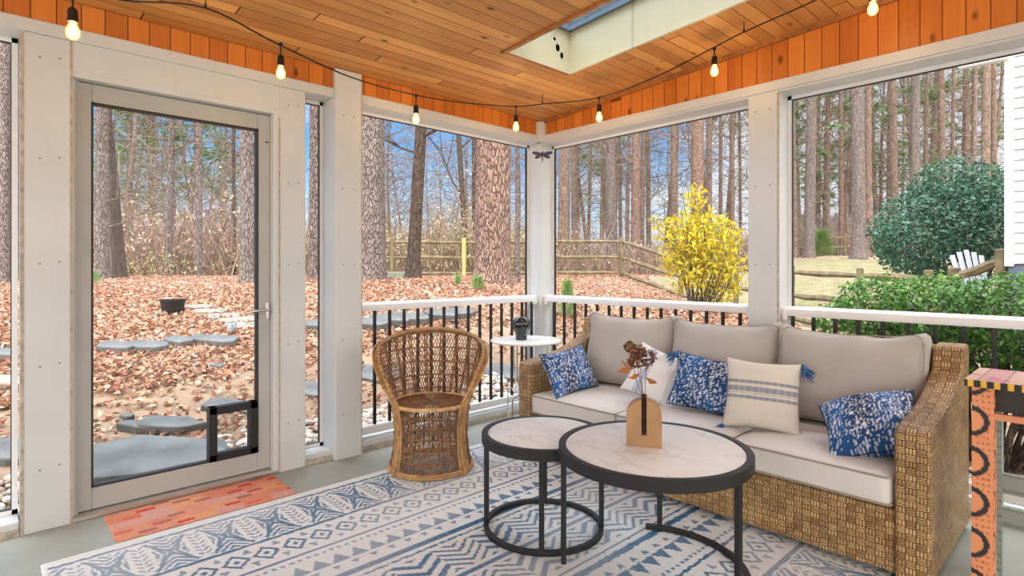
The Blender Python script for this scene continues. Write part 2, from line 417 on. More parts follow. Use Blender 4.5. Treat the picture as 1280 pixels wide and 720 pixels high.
def bulb_mat():
    m, t = mat('warm_filament_glass'); lw = t.new('ShaderNodeLayerWeight'); lw.inputs[0].default_value = .4
    c = t.mix(lw.outputs['Facing'], (1, .72, .34), (1, .40, .05))
    em = t.new('ShaderNodeEmission'); t.link(c, em.inputs[0]); t.link(t.mr(lw.outputs['Facing'], 0, .9, 3.2, .8), em.inputs[1])
    tr = t.new('ShaderNodeBsdfTransparent'); tr.inputs[0].default_value = (1, .85, .6, 1); mx = t.new('ShaderNodeMixShader'); mx.inputs[0].default_value = .45
    t.link(tr.outputs[0], mx.inputs[1]); t.link(em.outputs[0], mx.inputs[2]); t.link(mx.outputs[0], t.out.inputs[0]); return m
M_bulb = bulb_mat()

# ---------------------------------------------------------------- terrain
cps = []
def cp(px, py, D):
    p = at(px, py, D); cps.append((p.x, p.y, p.z))
for y in (-8, -6, -4, -2, -.5): cps.append((-.3, y, -.13)); cps.append((-1.1, y, .03))
for x in (.5, 2, 3.5, 5): cps.append((x, .4, -.15))
for x in (1, 2.6, 4.5): cps.append((x, 2.5, -.08))
for q in [(215, 435, 5.5), (215, 392, 6.7), (60, 392, 6.4), (215, 352, 11), (60, 352, 10), (300, 357, 9.5), (140, 347, 14), (300, 345, 20), (60, 345, 20), (560, 377, 7.5), (460, 385, 7.0),
          (500, 352, 12), (615, 356, 9.5), (465, 350, 9.5), (515, 350, 10.5), (580, 346, 16), (490, 346, 16), (680, 346, 16), (777, 346, 16), (750, 367, 8.6), (860, 385, 8), (851, 371, 14),
          (920, 395, 12.3), (990, 404, 10.8), (1075, 420, 9), (1161, 435, 7.8), (1255, 455, 6.3), (1000, 368, 13.5), (1080, 372, 13), (1000, 330, 19), (1073, 323, 19), (1150, 335, 17), (1230, 345, 14),
          (1000, 320, 27), (1150, 318, 27), (780, 340, 26), (620, 341, 26), (880, 345, 20)]: cp(*q)
for (px, z, D) in [(-300, .9, 25), (100, .95, 60), (400, .95, 60), (700, 1.1, 60), (950, 1.9, 60), (1250, 1.9, 60), (1700, 1.3, 50), (1500, .2, 14), (1400, 0, 6), (-400, .5, 8), (100, .9, 35), (400, .9, 35), (600, .95, 40), (850, 1.3, 40), (1100, 1.9, 40)]:
    x, y = atxy(px, D); cps.append((x, y, z))
cps = np.array(cps)
def _u(r): return np.where(r > 1e-9, r * r * np.log(r + 1e-12), 0)
K = _u(np.linalg.norm(cps[:, None, :2] - cps[None, :, :2], axis=2)) + np.eye(len(cps)) * .6
Pm = np.c_[np.ones(len(cps)), cps[:, :2]]
A_ = np.block([[K, Pm], [Pm.T, np.zeros((3, 3))]])
sol = np.linalg.solve(A_, np.r_[cps[:, 2], 0, 0, 0]); Wt, At = sol[:-3], sol[-3:]
def tz(X, Y):
    X = np.asarray(X, dtype=float); Y = np.asarray(Y, dtype=float); s = X.shape; q = np.c_[X.ravel(), Y.ravel()]
    out = np.empty(len(q))
    for i in range(0, len(q), 20000):
        c = q[i:i + 20000]; out[i:i + 20000] = _u(np.linalg.norm(c[:, None] - cps[None, :, :2], axis=2)) @ Wt + At[0] + c @ At[1:]
    return np.clip(out, -.2, 3.0).reshape(s)
def gz(x, y): return float(tz([x], [y])[0])
def on_ground(px, D):
    x, y = atxy(px, D); return Vector((x, y, gz(x, y)))
def hit(px, py, D0=3.3, D1=40):
    u = ud(px); Ds = np.arange(D0, D1, .05); z = tz(CAM[0] + Ds * u[0], CAM[1] + Ds * u[1]); r = CAM[2] + (Y0 - py) * Ds / FPX
    k = np.argmax(r < z); return Vector((CAM[0] + Ds[k] * u[0], CAM[1] + Ds[k] * u[1], z[k]))

def lawn_mask(X, Y):
    # beyond the right-hand fence, out to the far leaf bed
    n = np.sin(X * 1.3 + 2) * .5 + np.sin(Y * .9 + X * .4) * .5
    d = (Y - 5.6) + (X - 1.6) * .62
    return np.clip(d * 1.5 + .3 * n, 0, 1) * np.clip((X + 6.0 + n) / 1.5, 0, 1) * np.clip((19.0 + n - Y - .1 * X) / 1.2, 0, 1)
def ground_part(name, x0, x1, y0, y1, st):
    xs = np.arange(x0, x1 + 1e-6, st); ys = np.arange(y0, y1 + 1e-6, st)
    X, Y = np.meshgrid(xs, ys, indexing='ij'); Z = tz(X, Y) + (rng.normal(size=X.shape) * .012 if st < .3 else 0)
    nx, ny = X.shape; idx = np.arange(nx * ny).reshape(nx, ny)
    F = np.stack([idx[:-1, :-1], idx[1:, :-1], idx[1:, 1:], idx[:-1, 1:]], -1).reshape(-1, 4)
    cx, cy = (X[:-1, :-1] + X[1:, 1:]).ravel() / 2, (Y[:-1, :-1] + Y[1:, 1:]).ravel() / 2
    C = palette(nx * ny, [(.25, .15, .095), (.33, .20, .125), (.22, .14, .09), (.30, .21, .15)], var=.15)
    near = np.clip(1 - (np.hypot(np.minimum(X, 0), np.maximum(Y, 0)).ravel() - 2.2) / 1.2, 0, 1)[:, None]
    bare = palette(nx * ny, [(.20, .14, .092), (.235, .17, .11)], var=.1); C = C * (1 - near * .7) + bare * near * .7
    m = lawn_mask(X.ravel(), Y.ravel())[:, None]
    G = palette(nx * ny, [(.19, .155, .075), (.145, .145, .055), (.23, .18, .10)], var=.1); C = C * (1 - m) + G * m
    return X, Y, Z, F, C, cx, cy
Xa, Ya, Za, Fa, Ca, cx, cy = ground_part('near', -14, 7, -10, 22, .14)
keep = ~((cx > -.08) & (cy < .08) & (cx < 20))
gnear = npmesh('lawn_and_leaf_bed', np.c_[Xa.ravel(), Ya.ravel(), Za.ravel()], Fa[keep], M_ground, col=Ca, smooth=True)
gnear.name = 'ground'; tag(gnear, kind='structure')
Xa, Ya, Za, Fa, Ca, cx, cy = ground_part('far', -70, 42, -30, 70, 1.0)
keep = ~((cx > -13.4) & (cy < 21.4) & (cx < 6.4) & (cy > -9.4))
gfar = npmesh('ground', np.c_[Xa.ravel(), Ya.ravel(), Za.ravel() - .03], Fa[keep], M_ground, col=Ca, smooth=True); tag(gfar, kind='structure')

# ---------------------------------------------------------------- porch shell
HB, HB0 = 2.32, 2.265        # siding bottom / header bottom
def cz(x): return 2.448 + .066 * x
T = .17
def struct(o): return tag(o, kind='structure')
b = MB(); b.b2(-.2, 6.5, -7, .2, -.16, 0); struct(b.build('floor', M_floor))
# ceiling with the skylight opening
sx0, sx1, sy0, sy1 = .845, 2.25, -1.165, -.60
def ceil_slab(b, x0, x1, y0, y1, th=.03, off=0):
    vs = [(x, y, cz(x) + off + dz) for dz in (0, th) for (x, y) in ((x0, y0), (x1, y0), (x1, y1), (x0, y1))]
    b.add(vs, [(0, 1, 2, 3), (7, 6, 5, 4), (0, 4, 5, 1), (1, 5, 6, 2), (2, 6, 7, 3), (3, 7, 4, 0)])
b = MB()
for (x0, x1, y0, y1) in ((-.4, sx0, -7, .4), (sx1, 6.5, -7, .4), (sx0, sx1, -7, sy0), (sx0, sx1, sy1, .4)): ceil_slab(b, x0, x1, y0, y1)
struct(b.build('ceiling', M_ceil))
sky = empty('window_7', (0, 0, 0), kind='structure')
b = MB(); H = .27
def quadbox(b, p, q, th, nrm):   # vertical board in skylight well from p to q
    (xa, ya), (xb, yb) = p, q; n = Vector(nrm) * th
    vs = []
    for (x, y) in ((xa, ya), (xb, yb)):
        for zz in (-.004, H):
            vs.append(Vector((x, y, cz(x) + zz))); vs.append(Vector((x, y, cz(x) + zz)) + n)
    b.add(vs, [(0, 2, 6, 4), (1, 5, 7, 3), (0, 1, 3, 2), (4, 6, 7, 5), (2, 3, 7, 6), (0, 4, 5, 1)])
wi = .003
quadbox(b, (sx0 + wi, sy0), (sx0 + wi, sy1), .02, (-1, 0, 0)); quadbox(b, (sx1 - wi, sy0), (sx1 - wi, sy1), .02, (1, 0, 0))
quadbox(b, (sx0, sy0 + wi), (sx1, sy0 + wi), .02, (0, -1, 0)); quadbox(b, (sx0, sy1 - wi), (sx1, sy1 - wi), .02, (0, 1, 0))
b.build('skylight_well', M_skypine, sky)
b = MB(); kz = []
for (x, z, y, ww, hh, face) in ((.848, .10, -.68, .016, .022, 0), (.848, .14, -.72, .02, .025, 0), (.848, .19, -.75, .012, .012, 0), (1.42, .19, sy1 - .002, .03, .02, 1), (1.40, .10, sy1 - .002, .014, .03, 1), (.90, .09, sy1 - .002, .014, .018, 1), (1.47, .215, sy1 - .002, .02, .016, 1)):
    pts = [(math.cos(q) * ww, math.sin(q) * hh) for q in np.linspace(0, 2 * PI, 11)[:-1]]
    if face: vs = [(x + p, y, cz(x) + z + r) for p, r in pts]
    else: vs = [(x, y + p, cz(x) + z + r) for p, r in pts]
    b.add(vs, [tuple(range(10))])
b.build('knot', simple('pine_knot', (.10, .06, .03), .6), sky)
b = MB()
for (x0, x1, y0, y1) in ((sx0 - .02, sx0 + .03, sy0, sy1), (sx1 - .03, sx1 + .02, sy0, sy1), (sx0, sx1, sy0 - .02, sy0 + .03), (sx0, sx1, sy1 - .03, sy1 + .02)): ceil_slab(b, x0, x1, y0, y1, .03, H)
b.build('skylight_frame', simple('grey_skylight_frame', (.16, .2, .24), .4), sky)
b = MB(); ceil_slab(b, sx0, sx1, sy0, sy1, .006, H + .02); b.build('pane', glass_mat('skylight_glass', (.72, .80, .88), .05), sky)
b = MB(); ceil_slab(b, sx0 - .03, sx1, sy0 - .03, sy0 - .002, .012, -.012); ceil_slab(b, sx0 - .022, sx0 - .002, sy0 - .03, sy1, .004, -.004); b.build('edge_trim', M_trimwood, sky)

# left wall: tongue and groove header, white header beam, posts
P3 = (-1.87, -1.69)
b = MB(); b.b2(-T, 0, -6.2, P3[0], HB, 2.447); b.b2(-T, 0, P3[1], 0, HB, 2.447); struct(b.build('wall_left', M_sidx))
b = MB(); vs = []
xs = (-.0, 6.5)
b.add([(xs[0], 0, HB), (xs[1], 0, HB), (xs[1], 0, cz(xs[1])), (xs[0], 0, cz(xs[0])), (xs[0], T, HB), (xs[1], T, HB), (xs[1], T, cz(xs[1])), (xs[0], T, cz(xs[0]))],
      [(0, 1, 2, 3), (7, 6, 5, 4), (0, 4, 5, 1), (3, 2, 6, 7), (1, 5, 6, 2), (0, 3, 7, 4)])
struct(b.build('wall_right', M_sidy))
b = MB()
b.add([(0.002, -.018, cz(0) - .03), (6.5, -.018, cz(6.5) - .03), (6.5, -.018, cz(6.5)), (0.002, -.018, cz(0)), (0.002, 0, cz(0) - .03), (6.5, 0, cz(6.5) - .03), (6.5, 0, cz(6.5)), (0.002, 0, cz(0))],
      [(0, 1, 2, 3), (0, 4, 5, 1), (3, 2, 6, 7), (1, 5, 6, 2), (0, 3, 7, 4)])
struct(b.build('trim_12', M_trimwood))
def post(n, boxes, screws=(), seams=()):
    e = empty('trim_%d' % n, kind='structure'); b = MB()
    for q in boxes: b.b2(*q, b=.004)
    b.build('post_casing', M_white, e)
    if seams:
        b = MB()
        for q in seams: b.b2(*q)
        b.build('seam', M_seam, e)
    if screws:
        b = MB()
        for (p, ax) in screws: b.tube([p, (p[0] + (.002 if ax == 0 else 0), p[1] - (.002 if ax else 0), p[2])], .0045, 8)
        b.build('screw', M_screw, e)
    return e
hx = .012
b = MB(); b.b2(-T, hx, -6.2, P3[0] - .001, HB0, HB + .004, b=.003); b.b2(-T, hx, P3[1] + .001, -.02, HB0, HB + .004, b=.003); struct(b.build('trim_1', M_white))
b = MB(); b.b2(.0, 6.5, -hx, T, HB0, HB + .004, b=.003); b.b2(.0, 6.5, -.003, T, HB0 - .012, HB0 - .001); struct(b.build('trim_2', M_white))
def scr(ya, yb, zs): return [((.0005, y, z + (.01 if y == yb else 0)), 0) for z in zs for y in (ya, yb)]
zs1 = (.28, .75, 1.22, 1.7, 2.16)
post(3, [(-T, 0, -3.345, -3.165, 0, HB0), ], scr(-3.28, -3.21, zs1), [(-.01, .0012, -3.348, -3.334, 0, HB0), (-.01, .0012, -3.172, -3.162, 0, HB0)])
post(4, [(-T, 0, -2.20, -2.045, 0, HB0)], scr(-2.15, -2.09, zs1), [(-.01, .0012, -2.2055, -2.197, 0, 2.08)])
post(5, [(-T, .035, P3[0], P3[1], 0, cz(0) - .002)], [((.0355, y, z), 0) for z in zs1 for y in (-1.82, -1.745)], [(-.01, .0362, P3[1] - .006, P3[1] + .0005, 0, 2.42)])
# panel above the door
b = MB(); b.b2(-.10, -.001, -3.165, -2.20, 2.125, HB0, b=.002); struct(b.build('trim_6', M_white))
# corner post with small rounded capital
e = post(7, [(-T, 0, 0, T, 0, HB0 + .004)], ())
b = MB(); b.lathe([(.052, HB0), (.052, 2.425), (.046, 2.436), (.0, 2.438)], (.005, -.005, 0), 20, False); b.build('post_cap', M_white, e, smooth=True)
post(8, [(1.786, 1.97, 0, T, 0, HB0)], [((x, -.0005, z), 1) for z in zs1 for x in (1.83, 1.92)], [(1.962, 1.972, -.0012, .01, 0, HB0)])
post(9, [(3.35, 3.53, 0, T, 0, HB0)])
# sills
sill = MB(); sill.b2(-T, -.02, -6.2, -3.35, 0, .06, b=.004); sill.b2(-T, -.02, -2.045, P3[0], 0, .06, b=.004); sill.b2(-T, -.02, P3[1], 0, 0, .07, b=.004)
sill.b2(0, 1.786, .02, T, 0, .07, b=.004); sill.b2(1.97, 3.35, .02, T, 0, .07, b=.004); struct(sill.build('trim_10', M_white))
b = MB(); b.b2(-.022, -.008, -6.2, -3.35, 0, .03); b.b2(-.022, -.008, -2.045, P3[0], 0, .03); b.b2(-.022, -.006, P3[1], 0, 0, .032); b.b2(0, 1.786, .006, .022, 0, .032); b.b2(1.97, 3.35, .006, .022, 0, .032)
struct(b.build('trim_11', M_seam))
# screened openings
def screen(n, axis, a0, a1, z0, z1):
    e = empty('window_%d' % n, kind='structure'); p = -.155 if axis == 0 else .155
    def bx(b, u0, u1, za, zb, th):
        if axis == 0: b.b2(p - th, p + th, u0, u1, za, zb)
        else: b.b2(u0, u1, p - th, p + th, za, zb)
    b = MB(); f = .022
    for q in ((a0, a0 + f, z0, z1), (a1 - f, a1, z0, z1), (a0, a1, z0, z0 + f), (a0, a1, z1 - f, z1)): bx(b, *q, .012)
    b.build('screen_frame', M_vinyl, e); b = MB(); g = .0255
    for q in ((a0 + f, a0 + g, z0 + f, z1 - f), (a1 - g, a1 - f, z0 + f, z1 - f), (a0 + f, a1 - f, z0 + f, z0 + g), (a0 + f, a1 - f, z1 - g, z1 - f)): bx(b, *q, .0115)
    b.build('screen_spline', M_doord, e); b = MB(); bx(b, a0 + f, a1 - f, z0 + f, z1 - f, .0004); b.build('screen', M_screen, e)
screen(1, 0, -6.2, -3.35, .06, HB0); screen(2, 0, -2.045, P3[0], .06, HB0); screen(3, 0, P3[1], 0, .07, HB0)
screen(4, 1, 0, 1.786, .07, HB0 - .012); screen(5, 1, 1.97, 3.35, .07, HB0 - .012)

# ---------------------------------------------------------------- door
dr = empty('door_1', (0, 0, 0), kind='structure')
y0, y1, X = -3.157, -2.232, -.06
b = MB(); b.b2(-.14, X + .025, -3.165, -3.150, .0, 2.12); b.b2(-.14, -.005, -2.232, -2.2, 0, 2.12, b=.003); b.b2(-.14, -.004, -3.165, -2.2, 2.10, 2.128)
b.build('door_jamb', M_white, dr)
b = MB(); b.b2(-.16, .0, -3.165, -2.2, 0, .022, b=.004); b.build('threshold', M_steel, dr)
b = MB(); b.b2(-.11, X, y0 + .007, -3.081, .024, 2.098, b=.004); b.b2(-.11, X, -2.305, y1, .024, 2.098, b=.004); b.b2(-.11, X, -3.081, -2.305, .024, .135, b=.004); b.b2(-.11, X, -3.081, -2.305, 2.005, 2.098, b=.004)
fr = b.build('door_frame', M_doorm, dr)
b = MB(); b.b2(X + .001, X + .02, -3.150, -2.236, 2.098, 2.114); b.b2(X + .001, X + .012, y0 + .004, y0 + .022, .02, 2.1); b.build('frame_rib', M_doorm, dr)
b = MB()
for q in ((-3.085, -3.076, .13, 2.01), (-2.310, -2.300, .13, 2.01), (-3.08, -2.305, .13, .14), (-3.08, -2.305, 1.998, 2.008)): b.b2(-.10, X + .0015, *q)
b.build('gasket', M_doord, dr)
b = MB(); b.b2(-.088, -.082, -3.08, -2.30, .137, 2.004); b.build('pane', M_glass, dr)
b = MB(); a0, a1, c0, c1 = -2.565, -2.309, .132, .432
for q in ((a0, a0 + .042, c0, c1), (a1 - .042, a1, c0, c1), (a0, a1, c0, c0 + .04), (a0, a1, c1 - .042, c1)): b.b2(-.10, X + .018, *q, b=.004)
pdr = b.build('pet_door_frame', M_blackp, dr, label='black pet door frame')
b = MB(); b.b2(-.083, -.078, a0 + .04, a1 - .04, c0 + .038, c1 - .04); b.build('flap', M_glass, pdr)
b = MB(); b.b2(X, X + .012, -2.262, -2.242, .90, 1.0, b=.003); b.tube([(X + .01, -2.253, .955), (X + .045, -2.253, .955), (X + .05, -2.27, .957), (X + .05, -2.34, .955), (X + .045, -2.385, .945)], [.009, .008, .008, .007, .006], 8)
b.build('door_handle', M_steel, dr, smooth=True, label='silver lever handle')
b = MB(); b.b2(X, X + .006, -2.262, -2.246, 1.935, 1.942); b.build('latch', M_blackp, dr)

# ---------------------------------------------------------------- railings
def railing(axis, a0, a1, label, n):
    e = empty('porch_railing', ((-.075, (a0 + a1) / 2, 0) if axis == 0 else ((a0 + a1) / 2, .075, 0)), label=label, cat='railing')
    L = (a1 - a0) / 2
    def P(u, z): return (0, u, z) if axis == 0 else (u, 0, z)
    prof = [(-.036, .915), (-.040, .930), (-.036, .955), (-.020, .968), (0, .972), (.020, .968), (.036, .955), (.040, .930), (.036, .915)]
    b = MB(); vs = [((p, u, z) if axis == 0 else (u, p, z)) for u in (-L, L) for (p, z) in prof]
    m = len(prof); b.add(vs, [(i, (i + 1) % m, m + (i + 1) % m, m + i) for i in range(m)] + [tuple(range(m)), tuple(range(m, 2 * m))])
    b.build('top_rail', M_vinyl, e, smooth=True)
    b = MB(); b.box(P(0, .12), (.05, 2 * L, .055) if axis == 0 else (2 * L, .05, .055), None, .006); b.build('bottom_rail', M_vinyl, e)
    for s_ in (-1, 1): b = MB(); b.box(P(s_ * (L - .018), .925), (.09, .035, .085) if axis == 0 else (.035, .09, .085), None, .012); b.build('bracket', M_vinyl, e)
    b = MB(); b.b2(-.0095, .0095, -.0095, .0095, .14, .918, b=.002); base = b.build('baluster', M_black, e, label='black square baluster')
    sp = .1155; k = int((2 * L - .06) / sp) + 1; st = -((k - 1) * sp) / 2
    for i in range(k):
        o = base if i == 0 else base.copy()
        if i: COL.objects.link(o); o.parent = e
        o.location = P(st + i * sp, 0)
    return e
railing(0, P3[1], 0, 'white-topped porch railing with black balusters behind the wicker barrel chair', 3)
railing(1, 0, 1.786, 'white-topped railing with black balusters behind the left end of the sofa', 4)
railing(1, 1.97, 3.35, 'white-topped railing with black balusters in front of the green hedge', 5)

# ---------------------------------------------------------------- rug
def hash2(a, b): return np.modf(np.abs(np.sin(a * 127.1 + b * 311.7) * 43758.5453))[0]
def rug_pattern(x, y):
    """x from the left edge, y along; returns ink amount 0..1"""
    ink = np.zeros_like(x)
    def line(c, w, a=1.): ink[:] = np.maximum(ink, a * (np.abs(x - c) < w / 2))
    line(.070, .020); line(.410, .022, .95); line(.418, .03, .0); line(.640, .016); line(.905, .034); line(.955, .011)
    # band A: crossed feather motifs alternating with little chevrons
    m = (x > .095) & (x < .392); p = .2085
    t = (y + 2.162) / p; k = np.floor(t); u = (t - k - .5) * p; v = (x - .243)
    big = np.abs(u) < .078
    au, av = np.abs(u) / .078, np.abs(v) / .148
    dia = np.abs(au - av)
    stripes = np.modf((np.maximum(au, av) * 3.4 + .3) * 1.0 + .0)[0] < .52
    side = np.where(au > av, np.modf((au * .9 + (1 - av) * .0) * 4)[0] < .5, np.modf((av * 1.3 - au * .9 + 2) * 3.1)[0] < .55)
    motif = np.where(dia < .10, True, np.where(av > au, np.modf((av - au * .55 + 2) * 4.3)[0] < .52, (au < .75) & (np.modf((au - av * .6 + 2) * 3.2)[0] < .6)))
    ink[:] = np.maximum(ink, (m & big & motif & (np.maximum(au, av) < 1)) * .9)
    w2 = (y + 2.162 + p / 2) / p; u2 = (w2 - np.floor(w2) - .5) * p
    cc = np.modf((v * 1.0 + np.abs(u2) * .9 + 3) / .037)[0] < .42
    ink[:] = np.maximum(ink, (m & (np.abs(u2) < .026) & (np.abs(u2) > .003) & cc & (np.abs(v) < .135)) * .8)
    # band B: nested diamonds
    p = .1195; t = (y + 2.422) / p; k = np.floor(t); u = (t - k - .5) * p; v = x - .525
    d = np.abs(u) / .056 + np.abs(v) / .066
    di = ((d < 1) & (d > .68)) | (d < .26)
    ink[:] = np.maximum(ink, ((np.abs(v) < .08) & di) * .95)
    t2 = np.abs(u); tri = (t2 > .040) & (np.abs(v) > .045) & (np.abs(v) < .088) & ((.0598 - t2) < (.088 - np.abs(np.abs(v) - .0) ) * .42) & ((.0598 - t2) > -1)
    ink[:] = np.maximum(ink, tri * .7)
    # dotted line
    u = np.modf((y + 50) / .034)[0]; ink[:] = np.maximum(ink, ((np.abs(x - .684) < .008) & (u < .55)) * .85)
    # band C: triangles
    p = .083; t = (y + 50) / p; u = np.abs(t - np.floor(t) - .5) * p; v = x - .725
    ink[:] = np.maximum(ink, ((v > 0) & (v < .078) & (u < v * .52)) * .9)
    v = x - .822; u2 = np.abs(np.modf(t + .5)[0] - .5) * p
    ink[:] = np.maximum(ink, ((v > 0) & (v < .032) & (u2 < (.034 - v) * .6)) * .85)
    # band D: broad slanting strokes
    m = (x > .99) & (x < 1.185); p = .40; t = (y + 50) / p; u = (t - np.floor(t) - .5) * p; v = x - 1.088
    s1 = np.modf((np.abs(u) * .8 + v * 1.15 + 2) / .075)[0] < .46; s2 = np.modf((np.abs(u) * .9 - v * 1.2 + 2) / .055)[0] < .38
    ink[:] = np.maximum(ink, (m & np.where(np.abs(u) < .10, s1, s2)) * .92)
    return ink
x0r, x1r, yr0, yr1 = .392, 2.83, -3.30, -.25
st = .005; xs = np.arange(0, x1r - x0r + st, st); ys = np.arange(0, yr1 - yr0 + st, st)
Xr, Yr = np.meshgrid(xs, ys, indexing='ij'); half = (x1r - x0r) / 2
Wd = x1r - x0r
ycoord = Yr + yr0
fx = np.minimum(Xr, Wd - Xr); jx = (hash2(np.floor(Xr / .01), np.floor(ycoord / .02)) - .5) * .004
ink = rug_pattern(fx + jx, ycoord + jx * 1.5)
mid = fx > 1.205
inner = np.zeros_like(Xr); xm = np.abs(Xr - half)
inner = np.maximum(inner, (np.abs(Xr - 1.225) < .022) | (np.abs(Xr - 1.29) < .013)) * .9
ink = np.where(mid, np.maximum(inner, 0), ink)
wear = .55 + .45 * hash2(np.floor(Xr / .006), np.floor(ycoord / .012)); ink = ink * np.clip(wear * 1.5, 0, 1) * np.clip(.85 + .25 * np.sin(Xr * 7 + ycoord * 3), .7, 1)
ends = (Yr < .02) | (Yr > ys[-1] - .02) | (Xr < .012) | (Xr > Wd - .012); ink = np.where(ends, .0, ink)
slub = hash2(np.floor(Xr / .005), np.floor(ycoord / .05)) * .12 - .06
base = np.array([.73, .74, .72]); blue = np.array([.035, .125, .235])
Cr = (base[None, None] * (1 + slub[..., None])) * (1 - ink[..., None]) + blue[None, None] * (.9 + .5 * hash2(np.floor(Xr / .02), np.floor(ycoord / .007)))[..., None] * ink[..., None]
idx = np.arange(Xr.size).reshape(Xr.shape); F = np.stack([idx[:-1, :-1], idx[1:, :-1], idx[1:, 1:], idx[:-1, 1:]], -1).reshape(-1, 4)
Zr = np.full(Xr.shape, .009); Zr[[0, -1], :] = .001; Zr[:, [0, -1]] = .001
rug = npmesh('area_rug', np.c_[(Xr + x0r).ravel(), ycoord.ravel(), Zr.ravel()], F, M_rug, col=np.clip(Cr.reshape(-1, 3), 0, 1))
tag(rug, 'cream area rug with faded blue tribal bands under the tables and sofa', 'rug')
# doormat
st = .006; xs = np.arange(0, .355, st); ys = np.arange(0, .80, st); X_, Y_ = np.meshgrid(xs, ys, indexing='ij')
Cm = np.empty((X_.size, 3)); Cm[:] = (.60, .25, .16)
xf, yf = X_.ravel(), Y_.ravel()
bi, bj = np.floor(xf / .07), np.floor(yf / .135); h = hash2(bi, bj)
Cm = np.where((h < .3)[:, None], (.62, .30, .20), Cm); Cm = np.where((h > .72)[:, None], (.58, .34, .30), Cm); Cm = np.where(((h > .45) & (h < .55))[:, None], (.64, .35, .17), Cm)
u = np.modf(xf / .052 + .3)[0]; bj2 = np.floor(xf / .052 + .3); v = np.modf((yf + bj2 * .07) / .155)[0]; h2 = hash2(bj2 + 5, np.floor((yf + bj2 * .07) / .155))
inb = (np.abs(u - .5) < .28) & (np.abs(v - .5) < .24)
Cm = np.where((inb & (h2 < .22))[:, None], (.55, .05, .035), Cm); Cm = np.where((inb & (h2 >= .3) & (h2 < .5))[:, None], (.36, .13, .11), Cm); Cm = np.where((inb & (h2 > .88))[:, None], (.60, .14, .07), Cm)
ck = .85 + .25 * hash2(np.floor(xf / .006), np.floor(yf / .006)); Cm = Cm * ck[:, None] * np.array([1.12, .95, .85])
idx = np.arange(X_.size).reshape(X_.shape); F = np.stack([idx[:-1, :-1], idx[1:, :-1], idx[1:, 1:], idx[:-1, 1:]], -1).reshape(-1, 4)
Zm = np.full(X_.shape, .007); Zm[[0, -1], :] = .001; Zm[:, [0, -1]] = .001
dm = npmesh('doormat', np.c_[xf + .015, yf - 3.045, Zm.ravel()], F, M_matv, col=np.clip(Cm, 0, 1)); tag(dm, 'red and orange block-patterned doormat in front of the glass door', 'mat')

# ---------------------------------------------------------------- sofa
SX0, SX1, SY0, SY1 = .70, 2.883, -.935, -.135
AW = .115
sofa = empty('wicker_sofa', ((SX0 + SX1) / 2, (SY0 + SY1) / 2, 0), label='long brown woven wicker sofa with beige cushions along the railing', cat='sofa')
lx, ly = (SX0 + SX1) / 2, (SY0 + SY1) / 2
def armmesh(side):
    # profile in y,z of the swooping arm
    pts = [(SY0, .58)] + [(SY0 + (SY1 - .16 - SY0) * s, .595 + .05 * s + .10 * s ** 3) for s in np.linspace(.04, 1, 9)] + [(SY1 - .15, .79), (SY1 - .14, .845), (SY1, .85)]
    xa, xb = ((SX0, SX0 + AW) if side < 0 else (SX1 - AW, SX1)); b = MB()
    poly = [(SY0, .02)] + pts + [(SY1, .02)]
    n = len(poly); vs = [(xa - lx, y - ly, z) for y, z in poly] + [(xb - lx, y - ly, z) for y, z in poly]
    b.add(vs, [tuple(range(n)), tuple(range(n, 2 * n))[::-1]] + [(i, n + i, n + (i + 1) % n, (i + 1) % n) for i in range(n)])
    o = b.build('armrest', M_wick, sofa, uv=True, bevel=.012); return o
armmesh(-1); armmesh(1)
b = MB(); b.b2(SX0 + AW - lx, SX1 - AW - lx, SY0 + .012 - ly, SY1 - .1 - ly, .03, .275); b.build('seat_base', M_wick, sofa, uv=True, bevel=.01)
b = MB(); b.b2(SX0 + AW - lx, SX1 - AW - lx, SY1 - .12 - ly, SY1 - ly, .03, .84); b.build('backrest', M_wick, sofa, uv=True, bevel=.02)
for sx in (SX0 + .05, SX1 - .05):
    for sy in (SY0 + .06, SY1 - .06):
        b = MB(); b.lathe([(.022, .0), (.025, .028)], (sx - lx, sy - ly, 0), 12); b.build('foot', M_blackp, sofa)

